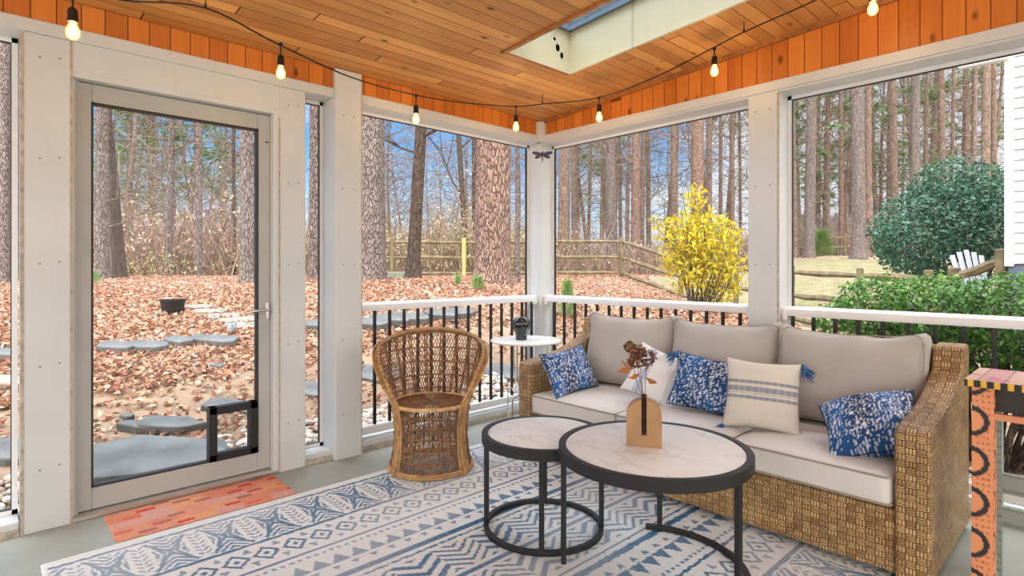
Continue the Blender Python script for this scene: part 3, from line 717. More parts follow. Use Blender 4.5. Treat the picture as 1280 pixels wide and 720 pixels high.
def rbox(w, d, h, r, n=14, puff=0, wr=.0, seed=0, sag=0.0):
    """rounded, puffed cushion centred at the origin; returns V,F"""
    half = np.array([w, d, h]) / 2; V = []; F = []; key = {}
    def pt(p):
        k = tuple(np.round(p, 6))
        if k in key: return key[k]
        p = np.array(p); q = p * half; inn = np.clip(q, -(half - r), half - r); dlt = q - inn; L = np.linalg.norm(dlt)
        o = inn + (dlt / L * r if L > 1e-9 else 0)
        if L < 1e-9: o = q
        ax = 2 if puff and h < min(w, d) else 1
        a, b_ = [i for i in range(3) if i != ax]
        k1 = (1 - abs(p[a]) ** 3) * (1 - abs(p[b_]) ** 3)
        o[ax] += np.sign(p[ax]) * puff * max(k1, 0) * (1 if abs(p[ax]) > .5 else abs(p[ax]) * 2)
        o = o + wr * np.array([math.sin(o[1] * 31 + seed) + math.sin(o[2] * 23 + seed * 2), math.sin(o[0] * 27 + seed * 3 + o[2] * 12), math.sin(o[0] * 33 + seed) + math.cos(o[1] * 26 + o[0] * 9 + seed)]) * .5
        key[k] = len(V); V.append(o); return key[k]
    g = np.sign(np.linspace(-1, 1, n)) * np.abs(np.linspace(-1, 1, n)) ** .75
    for ax in range(3):
        for s in (-1, 1):
            idx = [[None] * n for _ in range(n)]
            for i in range(n):
                for j in range(n):
                    p = [0, 0, 0]; p[ax] = s; p[(ax + 1) % 3] = g[i]; p[(ax + 2) % 3] = g[j]; idx[i][j] = pt(p)
            for i in range(n - 1):
                for j in range(n - 1):
                    q = (idx[i][j], idx[i + 1][j], idx[i + 1][j + 1], idx[i][j + 1]); F.append(q if s > 0 else q[::-1])
    return np.array(V), np.array(F)
def loop_pipe(w, d, r, z, n=40, wob=0):
    pts = []; 
    for i in range(4):
        cx, cy = [(1, 1), (-1, 1), (-1, -1), (1, -1)][i]
        for k in range(6):
            q = PI / 2 * i + PI / 2 * k / 5; pts.append((cx * (w / 2 - r) + r * math.cos(q), cy * (d / 2 - r) + r * math.sin(q), z))
    return pts
cw = (SX1 - SX0 - 2 * AW - .01) / 3
seatnames = ['seat cushion at the left end of the sofa beside the small blue pillow', 'middle seat cushion of the sofa behind the round table', 'right-hand seat cushion of the sofa next to the right armrest']
for i in range(3):
    cx = SX0 + AW + .005 + cw * (i + .5); dpt = (SY1 - .13) - (SY0 - .01)
    V, F = rbox(cw - .006, dpt, .125, .022, 14, .016, .0015, i)
    o = npmesh('seat_cushion', V, F, M_seat, smooth=True); o.location = (cx, (SY0 - .01 + SY1 - .13) / 2, .345)
    tag(o, 'pale greige ' + seatnames[i], 'cushion', 'box seat cushions of the sofa')
    b = MB()
    for z in (.052, -.052): b.tube(loop_pipe(cw - .004, dpt + .004, .024, z), .0045, 6, closed=True)
    b.build('piping', M_pipe, o, smooth=True)
# back cushions
bl = ['taupe back cushion at the left end of the sofa', 'taupe back cushion in the middle of the sofa, in front of the post', 'large taupe back cushion at the right end of the sofa']
for i in range(3):
    cx = SX0 + AW + .005 + cw * (i + .5)
    V, F = rbox(cw - .022 + (0 if i < 2 else .02), .085, .43, .04, 22, .072, .005, 3 + i * 2)
    zc = V[:, 2] / .215; xc = V[:, 0] / (cw / 2)
    ear = np.clip(zc, 0, 1) ** 3 * np.clip(np.abs(xc), 0, 1.1) ** 4
    V[:, 0] += np.sign(V[:, 0]) * .014 * ear; V[:, 2] += .075 * ear - .012 * np.clip(zc, 0, 1) * (1 - xc ** 2) + .02 * np.clip(zc, 0, 1) * (1 - xc ** 2)
    for kk in range(4):      # soft creases running in from the upper corners
        a = .5 + kk * .28 + i * .1; s_ = -1 if kk % 2 else 1
        dd = (V[:, 0] - s_ * cw / 2) * math.sin(a) * s_ + (V[:, 2] - .2) * math.cos(a)
        rr = np.hypot(V[:, 0] - s_ * cw / 2, V[:, 2] - .2)
        V[:, 1] += np.sign(V[:, 1]) * .010 * np.exp(-(dd / .018) ** 2) * np.exp(-(rr / .2) ** 2)
    R = np.array(rot(math.radians(-14), 0, math.radians([7, 4, 3][i]))); V = V @ R.T
    o = npmesh('back_cushion', V, F, M_back, smooth=True); o.location = (cx, [-.345, -.34, -.345][i], .645)
    tag(o, bl[i], 'cushion', 'back cushions of the sofa')
    b = MB(); pts = []
    for k in range(40):
        q = 2 * PI * k / 40; c_, s_ = math.cos(q), math.sin(q); e_ = .22
        px_ = math.copysign(abs(c_) ** e_, c_) * (cw / 2 - .012); pz_ = math.copysign(abs(s_) ** e_, s_) * .216
        pz_ += .066 * max(0, pz_ / .215) ** 3 * min(1, abs(px_ / (cw / 2))) ** 4
        pts.append(Matrix(R.tolist()) @ Vector((px_, -.052, pz_)))
    b.tube(pts, .0026, 6, closed=True); b.build('piping', M_pipe, o, smooth=True)

# throw pillows
def shibori(u, v, seed):
    """bright indigo ground with rows of pale dashes"""
    n = 21; c = (u * .5 + .5) * n + .25 * np.sin(v * 5 + seed) + .08 * np.sin(v * 23 + seed * 2); k = np.floor(c); f = np.abs(c - k - .5)
    h = hash2(k + seed, 3.0); seg = v * (5 + 7 * h) + h * 30; hs = hash2(k * 3.1 + seed, np.floor(seg)); fs = np.abs(np.modf(np.abs(seg))[0] - .5)
    d = (f < .07 + .13 * hs) & (fs < .2 + .28 * hs) & (hs > .42)
    thin = (np.abs(f - .42) < .05) & (hash2(k, np.floor(v * 22 + h * 9)) > .45)
    w_ = np.clip(d * (.35 + .75 * hs) + thin * .75, 0, 1)
    lum = .5 + .5 * np.sin(c * .55 + seed) * np.cos(v * 1.2 + seed)
    base = np.stack([.006 + .008 * lum, .022 + .10 * lum, .085 + .27 * lum], -1)
    return base * (1 - w_[..., None]) + np.array([.72, .76, .82]) * w_[..., None]
def bands(u, v, seed, stripes, base=(.66, .61, .53), ink=(.16, .19, .27)):
    w_ = np.zeros_like(u)
    for (c, hw, a) in stripes: w_ = np.maximum(w_, (np.abs(v - c) < hw) * a)
    w_ = w_ * (.8 + .2 * (np.modf(np.abs(u) * 40)[0] < .6))
    return np.array(base) * (1 - w_[..., None]) * (1 + .04 * (hash2(np.floor(u * 60), np.floor(v * 60)) - .5))[..., None] + np.array(ink) * w_[..., None]
def pillow(name, w_, h_, t_, fn, loc, R, label, tassels=(), n=70, pinch=.10, pip=M_pipe):
    g = np.linspace(-1, 1, n); U, V_ = np.meshgrid(g, g, indexing='ij')
    ex = 1 - pinch * (1 - V_ ** 2) * np.abs(U) ** 3; ey = 1 - pinch * (1 - U ** 2) * np.abs(V_) ** 3
    th = t_ / 2 * (np.clip((1 - U ** 2) * (1 - V_ ** 2), 0, 1)) ** .42
    th = th * (1 + .05 * np.sin(U * 4 + V_ * 3) + .03 * np.sin(V_ * 9 - U * 4))
    Xp, Zp = U * w_ / 2 * ex, V_ * h_ / 2 * ey
    Vs = np.concatenate([np.stack([Xp, -th, Zp], -1).reshape(-1, 3), np.stack([Xp, th, Zp], -1).reshape(-1, 3)])
    idx = np.arange(n * n).reshape(n, n); F1 = np.stack([idx[:-1, :-1], idx[1:, :-1], idx[1:, 1:], idx[:-1, 1:]], -1).reshape(-1, 4); F2 = F1[:, ::-1] + n * n
    col = fn(U, V_).reshape(-1, 3); col = np.concatenate([col, fn(U * .99, V_).reshape(-1, 3)])
    o = npmesh(name, Vs, np.concatenate([F1, F2]), M_pil, col=np.clip(col, 0, 1), smooth=True)
    o.location = loc; o.rotation_euler = R.to_euler(); tag(o, label, 'pillow', 'throw pillows on the sofa')
    b = MB(); k = 12; pts = []
    for (a, c) in [(-1, -1), (1, -1), (1, 1), (-1, 1)]:
        nx = {(-1, -1): (1, -1), (1, -1): (1, 1), (1, 1): (-1, 1), (-1, 1): (-1, -1)}[(a, c)]
        for i in range(k):
            s = i / k; u_, v_ = a + (nx[0] - a) * s, c + (nx[1] - c) * s
            pts.append((u_ * w_ / 2 * (1 - pinch * (1 - v_ ** 2) * abs(u_) ** 3), 0, v_ * h_ / 2 * (1 - pinch * (1 - u_ ** 2) * abs(v_) ** 3)))
    b.tube(pts, .003, 5, closed=True); b.build('seam', pip, o)
    for (a, c) in tassels:
        TS = 1.35; b = MB(); p = Vector((a * w_ / 2, 0, c * h_ / 2)); p = p * .96; dr_ = Vector((a * .45, -.35, c * .1 - .7)).normalized()
        b.tube([p, p + dr_ * TS * .012, p + dr_ * TS * .024], [.008, .017, .012], 10)
        for k in range(26):
            j = Vector((random.gauss(0, 1), random.gauss(0, 1), random.gauss(0, 1))) * .014
            b.tube([p + dr_ * TS * .02 + j * .25, p + dr_ * TS * .038 + j * .8, p + dr_ * TS * .056 + j], [.0025, .003, .002], 4)
        b.build('tassel', M_tassel, o, label='blue yarn tassel')
    return o
D2 = math.radians
navy = simple('navy_seam', (.01, .02, .08), .9)
pillow('throw_pillow', .41, .29, .13, lambda u, v: shibori(u, v, 1), (.965, -.735, .545), rot(0, 0, D2(90 - 2)) @ rot(D2(-27)) @ rot(0, D2(-4), 0), 'bright blue patterned pillow leaning on the left armrest of the sofa', pip=navy)
pillow('throw_pillow', .33, .31, .12, lambda u, v: bands(v, u, 0, [(-.55, .035, .7), (-.42, .06, .8), (-.28, .03, .6), (.5, .03, .3)], (.74, .74, .74), (.25, .33, .52)), (1.52, -.60, .57), rot(0, 0, D2(28)) @ rot(D2(-20)) @ rot(0, D2(22), 0), 'white pillow with thin blue stripes partly hidden by the dried flowers', [(1, -1)], pip=M_pipe)
pillow('throw_pillow', .47, .30, .14, lambda u, v: shibori(u, v, 5), (1.87, -.60, .565), rot(0, 0, D2(12)) @ rot(D2(-20)) @ rot(0, D2(6), 0), 'dark blue and white patterned lumbar pillow in the middle of the sofa', [(-1, 1), (1, 1)], pip=navy)
pillow('throw_pillow', .35, .345, .13, lambda u, v: bands(u, v, 0, [(.30, .035, .85), (.10, .085, .8), (-.12, .045, .85), (.2, .01, .5), (-.02, .01, .4)]), (2.165, -.69, .578), rot(0, 0, D2(20)) @ rot(D2(-18)) @ rot(0, D2(2), 0), 'cream pillow with three grey-blue stripes and blue tassels', [(1, 1), (1, -1), (-1, -1)], pip=M_pipe)
pillow('throw_pillow', .38, .31, .20, lambda u, v: shibori(u, v, 9), (2.635, -.70, .53), rot(0, 0, D2(-6)) @ rot(D2(-50)) @ rot(0, D2(-27), 0), 'bright blue patterned pillow slumped against the right armrest of the sofa', pip=navy)

# ---------------------------------------------------------------- nesting coffee tables
def circ(r, z, n=64, a0=0, a1=2 * PI, closed=True):
    return [(r * math.cos(a0 + (a1 - a0) * k / (n if closed else n - 1)), r * math.sin(a0 + (a1 - a0) * k / (n if closed else n - 1)), z) for k in range(n)]
def flatring(b, r0, r1, z0, z1, a0=0, a1=2 * PI, n=72):
    full = abs(a1 - a0 - 2 * PI) < 1e-6; m = n if full else n + 1; vs = []
    for k in range(m):
        q = a0 + (a1 - a0) * k / n
        for (r, z) in ((r0, z0), (r1, z0), (r1, z1), (r0, z1)): vs.append((r * math.cos(q), r * math.sin(q), z))
    fs = []
    for k in range(n):
        j = (k + 1) % m
        for e_ in range(4): fs.append((k * 4 + e_, k * 4 + (e_ + 1) % 4, j * 4 + (e_ + 1) % 4, j * 4 + e_))
    if not full: fs += [(0, 1, 2, 3), ((m - 1) * 4 + 3, (m - 1) * 4 + 2, (m - 1) * 4 + 1, (m - 1) * 4)]
    b.add(vs, fs)
def coffee(loc, R, H, label, rz, legs, ringarc):
    e = empty('nesting_table', loc, rz, label, 'table', 'nesting coffee tables')
    b = MB(); flatring(b, R - .028, R, H - .045, H); flatring(b, R - .05, R - .02, H - .045, H - .012); b.build('table_rim', M_tframe, e, smooth=True, bevel=.002)
    b = MB(); b.lathe([(0, H - .012), (R - .029, H - .012), (R - .029, H - .004), (R - .034, H - .001), (0, H - .001)], n=72, caps=False); b.build('tabletop', M_marble, e, smooth=True, label='white marble tabletop')
    for a in legs:
        b = MB(); rr = R - .02; b.box((rr * math.cos(a), rr * math.sin(a), (H - .045) / 2 + .005), (.022, .022, H - .05), rot(0, 0, a), .002); b.build('leg', M_tframe, e)
    b = MB(); flatring(b, R - .031, R - .009, .004 if 0 else .0, .022, *ringarc); b.build('base_ring', M_tframe, e, bevel=.002)
    return e
SH, LH = .44, .49
camdir = math.atan2(-(CAM[1] + 1.5) * -1, 0) if False else 0
def ang(loc, px, r=None):   # world angle (about loc) whose leg shows at pixel column px is solved from outside
    return 0
sm = (1.545, -1.585, .009); R1 = .272
coffee(sm, R1 + .012, SH, 'smaller, lower round table with white marble top and black frame', 0, [D2(a) for a in (222, 312, 42, 132)], (0, 2 * PI))
lg = (2.095, -1.535, .009); R2 = .372
coffee(lg, R2, LH, 'larger round marble-topped table with black frame holding the wooden vase', 0, [D2(a) for a in (-2, 118, 222)], (D2(-12), D2(128)))

# vase with dried stems on the large table
vz = LH + .009
vs_ = at(805, 556, (1.2 - vz) * FPX / (556 - Y0)); va = math.atan2(CAM[1] - vs_.y, CAM[0] - vs_.x) + PI / 2
ve = empty('bud_vase', (vs_.x, vs_.y, vz), va, 'arched tan wooden bud vase with a dark glass tube on the larger round table', 'vase')
b = MB(); wv, hv, tv = .068, .185, .026
poly = [(-wv, 0), (wv, 0)] + [(wv * math.cos(q), hv - wv + wv * math.sin(q)) for q in np.linspace(0, PI, 20)]
# front and back with a rounded slot cut through
slot = [(-.010, .055)] + [(.010 * math.cos(q), .055 + .010 * math.sin(q)) for q in np.linspace(PI, 2 * PI, 9)] + [(.010, .055)]
left = [(-wv, 0), (-.0105, 0), (-.0105, hv - wv + math.sqrt(wv * wv - .0105 ** 2))] + [(wv * math.cos(q), hv - wv + wv * math.sin(q)) for q in np.linspace(PI / 2 + .17, PI, 12)]
right = [(-x, y) for x, y in left][::-1]
Mx = Matrix(((1, 0, 0), (0, 0, 1), (0, 1, 0)))
b.prism([(x, y) for x, y in left], -tv, tv, Mx); b.prism(right, -tv, tv, Mx); b.b2(-.0105, .0105, -tv, tv, 0, .045)
b.build('arch_body', M_woodvase, ve)
b = MB(); b.lathe([(0, .045), (.0085, .05), (.0098, .058), (.0098, .195), (.0112, .2)], n=20, caps=False); b.build('glass_tube', M_glassdark, ve, smooth=True)
st_ = empty('dried_flower_stems', (vs_.x, vs_.y, vz + .06), va, 'dried rust-brown hydrangea stems standing in the arched wooden vase', 'dried flowers')
b = MB(); tips = [(-.055, .0, .325), (-.020, .02, .30), (.012, -.01, .285), (-.030, .015, .27)]
for (tx, ty, tz_) in tips: b.tube([(0, 0, 0), (tx * .1, ty * .2, .12), (tx * .55, ty * .6, .2), (tx, ty, tz_)], [.0016, .0014, .0012, .001], 5)
b.build('stem', M_stem, st_)
Pp = []; Nn = []
for (tx, ty, tz_), rr_ in zip(tips, (.024, .032, .038, .034)):
    k = 110; d = rng.normal(size=(k, 3)); d /= np.linalg.norm(d, axis=1, keepdims=True); Pp.append(np.array((tx, ty, tz_)) + d * rr_ * (.6 + .4 * rng.random((k, 1)))); Nn.append(d)
Pp = np.concatenate(Pp); V, F, C = leaves(Pp, np.concatenate(Nn), .015, .8, palette(len(Pp), [(.17, .08, .055), (.26, .13, .08), (.12, .055, .045), (.42, .22, .10)]))
npmesh('flower_head', V, F, M_leafv, st_, C)
Pp = np.array([(-.075, 0, .235), (-.06, .02, .255), (-.03, -.03, .215), (.022, -.01, .205), (.03, 0, .195), (-.045, -.02, .205), (.015, .02, .24), (-.075, .01, .25)])
V, F, C = leaves(Pp, rng.normal(size=(8, 3)), .055, .5, palette(8, [(.60, .24, .05), (.48, .18, .05)])); npmesh('leaf', V, F, M_leafv, st_, C)

# ---------------------------------------------------------------- white side table and vase
stp = (.375, -.545, 0)
e = empty('side_table', stp, .6, 'small white round side table with thin wire legs in the porch corner', 'table')
b = MB(); b.lathe([(0, .655), (.25, .655), (.262, .661), (.262, .669), (.256, .674), (0, .674)], n=64, caps=False); b.build('tabletop', M_whitetop, e, smooth=True)
b = MB(); b.lathe([(0, .295), (.118, .295), (.122, .30), (.122, .308), (0, .31)], (.02, 0, 0), n=40, caps=False); b.build('shelf', M_whitetop, e, smooth=True)
for k in range(3):
    a = k * 2 * PI / 3 + .3; c_, s_ = math.cos(a), math.sin(a); b = MB()
    b.tube([(.16 * c_, .16 * s_, .656), (.155 * c_, .155 * s_, .45), (.14 * c_ + .01, .14 * s_, .33), (.13 * c_ + .01, .13 * s_, .30), (.16 * c_, .16 * s_, .285), (.215 * c_, .215 * s_, .28), (.235 * c_, .235 * s_, .26), (.24 * c_, .24 * s_, .2), (.24 * c_, .24 * s_, .002)], .005, 8)
    b.build('leg', M_chrome, e, smooth=True, label='thin bent wire leg')
q = at(655, 420, 4.16); b = MB()
def ribs(a, z): return 1 + .05 * math.cos(a * 9) * (1 if .03 < z < .15 else .2)
b.lathe([(0, 0), (.040, 0), (.043, .006), (.041, .02), (.040, .038), (.050, .062), (.062, .088), (.067, .112), (.063, .138), (.050, .157), (.036, .166), (.030, .168), (.026, .164), (.024, .15), (0, .148)], n=54, caps=False, fn=ribs)
o = b.build('ribbed_vase', M_blackglaze, smooth=True); o.location = (.365, -.585, .674); tag(o, 'glossy black ribbed vase on the small white side table', 'vase')

# ---------------------------------------------------------------- wicker barrel chair
ch = empty('barrel_chair', (.530, -1.50, .009), D2(-38), 'brown open-weave rattan barrel chair standing on the rug corner near the post', 'chair')
def cr(phi, z):      # radius of the basket surface; phi measured from the front
    if z < .39: t_ = z / .39; return .243 - .028 * math.sin(PI * min(1, t_ * .9)) * 1.0
    t_ = (z - .39) / .40; bk = (1 - math.cos(phi)) / 2
    return .232 + .112 * t_ ** .85
def ztop(phi):       # rim height
    a = abs(((phi + PI) % (2 * PI)) - PI)         # 0 at front, pi at back
    s = (a - D2(52)) / D2(52); s = max(0, min(1, s)); s = 1 - (1 - s) ** 1.8
    return .405 + .285 * s + .10 * math.sin(PI / 2 * max(0, (a - D2(90)) / D2(90)))
def cp3(phi, z, off=0): r = cr(phi, z) + off; return (r * math.cos(phi), r * math.sin(phi), z)
FA = D2(52)
def inback(phi): return FA <= (phi % (2 * PI)) <= 2 * PI - FA
b = MB()
for fam in (-1, 1):      # base weave
    for k in range(84):
        ph = 2 * PI * k / 84
        b.tube([cp3(ph + fam * (.5 * s / 7), .02 + .355 * s / 7, .0015 * fam) for s in range(8)], .0028, 4, caps=False)
b.build('base_weave', M_rattan, ch)
b = MB()
for z in (.022, .085, .15, .215, .28, .345): b.tube([cp3(2 * PI * k / 48, z, .004) for k in range(48)], .0045, 6, closed=True)
for k in range(24): ph = 2 * PI * k / 24; b.tube([cp3(ph, z, -.004) for z in (.0, .1, .2, .3, .38)], .0055, 6)
b.build('base_hoop', M_rattan, ch, smooth=True)
b = MB()
for z in (.012, .024): b.tube([cp3(2 * PI * k / 48, z, .008) for k in range(48)], .010, 8, closed=True)
b.build('bottom_rim', M_rattan_l, ch, smooth=True)
b = MB()
for fam in (-1, 1):      # back weave
    for k in range(104):
        ph = 2 * PI * k / 104; pts = []
        for s in range(24):
            z = .395 + s * .0175; p2 = ph + fam * (z - .395) * 1.25
            if inback(p2) and z <= ztop(p2 % (2 * PI)): pts.append(cp3(p2, z, .0012 * fam))
            elif len(pts) > 1: b.tube(pts, .0024, 4, caps=False); pts = []
            else: pts = []
        if len(pts) > 1: b.tube(pts, .0024, 4, caps=False)
b.build('back_weave', M_rattan, ch)
b = MB()
for z in (.42, .50, .585, .67):
    pts = []
    for k in range(61):
        ph = FA + (2 * PI - 2 * FA) * k / 60
        if z < ztop(ph): pts.append(cp3(ph, z, .003))
    b.tube(pts, .0045, 6)
for k in range(14):
    ph = FA + (2 * PI - 2 * FA) * (k + .5) / 14; zt = ztop(ph)
    for dd in (-.022, .022): b.tube([cp3(ph + dd, .39 + (zt - .39) * s / 6, .001) for s in range(7)], .0042, 6)
b.build('back_stake', M_rattan, ch, smooth=True)
b = MB(); rim = [cp3(FA + (2 * PI - 2 * FA) * k / 72, ztop(FA + (2 * PI - 2 * FA) * k / 72)) for k in range(73)]
rim = [(cp3(FA, .0, .006)), cp3(FA, .2, .006), cp3(FA, .36, .004)] + rim + [cp3(-FA, .36, .004), cp3(-FA, .2, .006), cp3(-FA, 0, .006)]
b.tube(rim, .0125, 8)
rim2 = [(x * 1.05, y * 1.05, z - .018) for (x, y, z) in rim[3:-3]]; b.tube(rim2, .0085, 8)
b.tube([(x * 1.10, y * 1.10, z - .006) for (x, y, z) in rim[6:22]], .005, 6); b.tube([(x * 1.10, y * 1.10, z - .006) for (x, y, z) in rim[-22:-6]], .005, 6)
for s_ in (-1, 1):
    for o_ in (.10, -.09, .2): b.tube([cp3(s_ * (FA + o_), z, .005) for z in (.0, .12, .25, .385)], .0085, 6)
rm = b.build('rim', M_rattan_l, ch, smooth=True, label='thick golden rattan rim and front posts')
b = MB()
for i in range(4, len(rim) - 4, 1):     # wrapped binding
    p = Vector(rim[i]); t_ = (Vector(rim[i + 1]) - Vector(rim[i - 1])).normalized(); a = t_.orthogonal().normalized(); c_ = t_.cross(a)
    b.tube([p + (a * math.cos(q) + c_ * math.sin(q)) * .0135 for q in np.linspace(0, 2 * PI, 9)[:-1]], .0022, 4, closed=True)
b.build('binding', M_rattan, rm)
b = MB(); b.lathe([(0, .375), (.213, .375), (.222, .383), (.213, .390), (.10, .386), (0, .384)], n=48, caps=False)
b.tube([(.226 * math.cos(q), .226 * math.sin(q), .388) for q in np.linspace(0, 2 * PI, 49)[:-1]], .011, 8, closed=True)
seat = b.build('seat', simple('pale_rattan_seat', (.62, .38, .16), .5, var=.3, scale=25), ch, smooth=True)
b = MB()
for k in range(90):
    q = 2 * PI * k / 90; w_ = .2 * math.sin(k * 1.7); r_ = .21
    b.tube([(.012 * math.cos(q + w_), .012 * math.sin(q + w_), .391), (r_ * .5 * math.cos(q + w_ * .3), r_ * .5 * math.sin(q + w_ * .3), .392), (r_ * math.cos(q), r_ * math.sin(q), .392)], .0024, 4, caps=False)
b.build('radial_strand', M_rattan, seat)
for q in (FA, -FA, PI - .5, PI + .5): x, y, _ = cp3(q, 0, .012); b = MB(); b.tube([(x, y, 0), (x, y, .05)], .013, 8); b.build('foot', M_rattan_l, ch)

# ---------------------------------------------------------------- painted table on the right
def paintbox(name, d, loc, fn, parent, step=.004, M=None):
    V = []; F = []; C = []
    for ax in range(3):
        a, c_ = (ax + 1) % 3, (ax + 2) % 3; na = max(2, int(d[a] / step)); nc = max(2, int(d[c_] / step))
        for s in (-1, 1):
            g, h_ = np.meshgrid(np.linspace(-1, 1, na), np.linspace(-1, 1, nc), indexing='ij'); P = np.zeros((na, nc, 3)); P[..., ax] = s * d[ax] / 2; P[..., a] = g * d[a] / 2; P[..., c_] = h_ * d[c_] / 2
            idx = np.arange(na * nc).reshape(na, nc) + sum(len(q) for q in V); f = np.stack([idx[:-1, :-1], idx[1:, :-1], idx[1:, 1:], idx[:-1, 1:]], -1).reshape(-1, 4)
            V.append(P.reshape(-1, 3)); F.append(f if s > 0 else f[:, ::-1]); C.append(fn(P.reshape(-1, 3), ax, s))
    V = np.concatenate(V)
    if M is not None: V = V @ np.array(M).T
    o = npmesh(name, V + np.array(loc), np.concatenate(F), M_paintv, parent, np.clip(np.concatenate(C), 0, 1)); return o
tx, ty, tw, td, tH = 2.972, -.885, .42, .345, .80
pt_ = empty('painted_table', (tx + tw / 2, ty + td / 2, 0), 0, 'hand-painted orange side table with black arcs and a checked edge', 'table')
def ftop(P, ax, s):
    n = len(P); k = np.floor((P[:, 0] + 1) / .075); r_ = hash2(k, 2.0)
    C = np.where((r_ < .5)[:, None], (.66, .36, .30), (.72, .47, .36)); sp = hash2(np.floor(P[:, 0] / .03), np.floor(P[:, 1] / .05)); C = np.where((sp > .8)[:, None], (.62, .22, .30), C)
    C = np.where((np.abs(np.modf((P[:, 0] + 1) / .075)[0] - .5) > .47)[:, None], (.25, .12, .1), C)
    if ax < 2:
        q = P[:, 0] if ax == 1 else P[:, 1]; ch_ = np.modf((q + 2) / .036)[0] < .5; C = np.where(ch_[:, None], (.80, .46, .03), (.015, .015, .015))
    return C
paintbox('tabletop', (tw, td, .024), (0, 0, tH - .012), ftop, pt_)
def fleg(P, ax, s):
    C = np.empty((len(P), 3)); C[:] = (.78, .30, .13)
    a = P[:, 0] if ax == 1 else P[:, 1] * (1 if ax == 0 else 1); z = P[:, 2]
    k = np.modf((z + 3) / .145)[0] - .5; rr = np.hypot((a + .034) / .050, k * .145 / .052)
    C = np.where(((rr < 1.05) & (rr > .72))[:, None], (.018, .018, .018), C)
    gx, gz_ = np.floor((a + 1) / .016), np.floor((z + 1) / .021); dx_, dz_ = (a + 1) / .016 - gx - .5 + .3 * (hash2(gx, gz_) - .5), (z + 1) / .021 - gz_ - .5
    C = np.where(((np.hypot(dx_, dz_) < .2) & (rr > 1.1))[:, None], (.42, .10, .06), C); return C
def fsage(P, ax, s):
    C = np.empty((len(P), 3)); C[:] = (.33, .38, .34); g1, g2 = np.floor((P[:, (ax + 1) % 3] + 1) / .03), np.floor((P[:, 2] + 1) / .03)
    d1, d2_ = (P[:, (ax + 1) % 3] + 1) / .03 - g1 - .5, (P[:, 2] + 1) / .03 - g2 - .5
    return np.where((np.hypot(d1, d2_) < .13)[:, None], (.20, .24, .20), C)
def forange(P, ax, s): C = np.empty((len(P), 3)); C[:] = (.70, .27, .13); return C
for k, (sx, sy) in enumerate(((-1, -1), (1, -1), (-1, 1), (1, 1))):
    tilt = rot(-sy * -.03, sx * -.04, 0)
    paintbox('leg', (.062, .062, tH - .03) if sy < 0 else (.05, .05, tH - .03), (sx * (tw / 2 - .05), sy * (td / 2 - .045), (tH - .024) / 2), fleg if sy < 0 else fsage, pt_, .004, rot(sy * .02, sx * -.0, 0))
def fdark(P, ax, s): C = np.empty((len(P), 3)); C[:] = (.03, .022, .02); return C
paintbox('cubby', (tw - .10, td - .10, .085), (0, 0, tH - .068), fdark, pt_, .02)
paintbox('apron', (tw - .10, .02, .022), (0, -td / 2 + .03, tH - .125), forange, pt_, .01); paintbox('apron', (.02, td - .10, .022), (-tw / 2 + .045, 0, tH - .125), forange, pt_, .01)
for z in (.24, .37): paintbox('stretcher', (tw - .10, .022, .075), (0, td / 2 - .05, z), fsage, pt_, .01)
paintbox('stretcher', (.022, td - .12, .05), (-tw / 2 + .05, 0, .30), forange, pt_, .01)

# ---------------------------------------------------------------- string lights
BULB_W = 1.7
sl = empty('string_light', (0, 0, 0), label='black festoon cord with glowing amber bulbs hung round the ceiling edge', cat='string lights')
cordpts = [at(30, -60, 1.9), at(90, -22, 2.1), at(152, 0, 2.3), at(257, 10, 2.65), at(347, 55, 2.85), at(440, 97, 3.25), at(520, 119, 3.6), at(585, 129, 3.9), at(645, 133, 4.1), at(678, 130, 4.15), at(749, 122, 3.9), at(820, 96, 3.6), at(891, 60, 3.3), at(930, 40, 3.15), at(1020, 0, 2.9), at(1100, -40, 2.7), Vector((3.6, -.5, cz(3.6) - .1)), Vector((4.5, -1.2, cz(4.5) - .08)), Vector((4.7, -2.8, cz(4.7) - .08)), Vector((4.6, -4.2, cz(4.6) - .08)), Vector((3.6, -5.4, cz(3.6) - .08)), Vector((2.1, -5.6, cz(2.1) - .08)), Vector((.5, -5.4, cz(.5) - .08)), Vector((1.0, -4.4, cz(1) - .08)), at(30, -60, 1.9)]
def cat(P, n=6):
    out = []
    for i in range(len(P) - 1):
        p0, p1, p2, p3 = P[max(i - 1, 0)], P[i], P[i + 1], P[min(i + 2, len(P) - 1)]
        for k in range(n):
            t_ = k / n; out.append(.5 * ((2 * p1) + (-p0 + p2) * t_ + (2 * p0 - 5 * p1 + 4 * p2 - p3) * t_ ** 2 + (-p0 + 3 * p1 - 3 * p2 + p3) * t_ ** 3))
    return out + [P[-1]]
b = MB(); b.tube(cat(cordpts), .0042, 6); b.build('cord', M_blackp, sl, smooth=True)
for p in (at(257, 10, 2.65), at(678, 130, 4.15), at(930, 40, 3.15)): b = MB(); b.tube([p, p + Vector((0, 0, .02)), p + Vector((0, 0, .022)), Vector((p.x, p.y, cz(p.x)))], [.005, .005, .0025, .0025], 6); b.build('hook', M_blackp, sl)
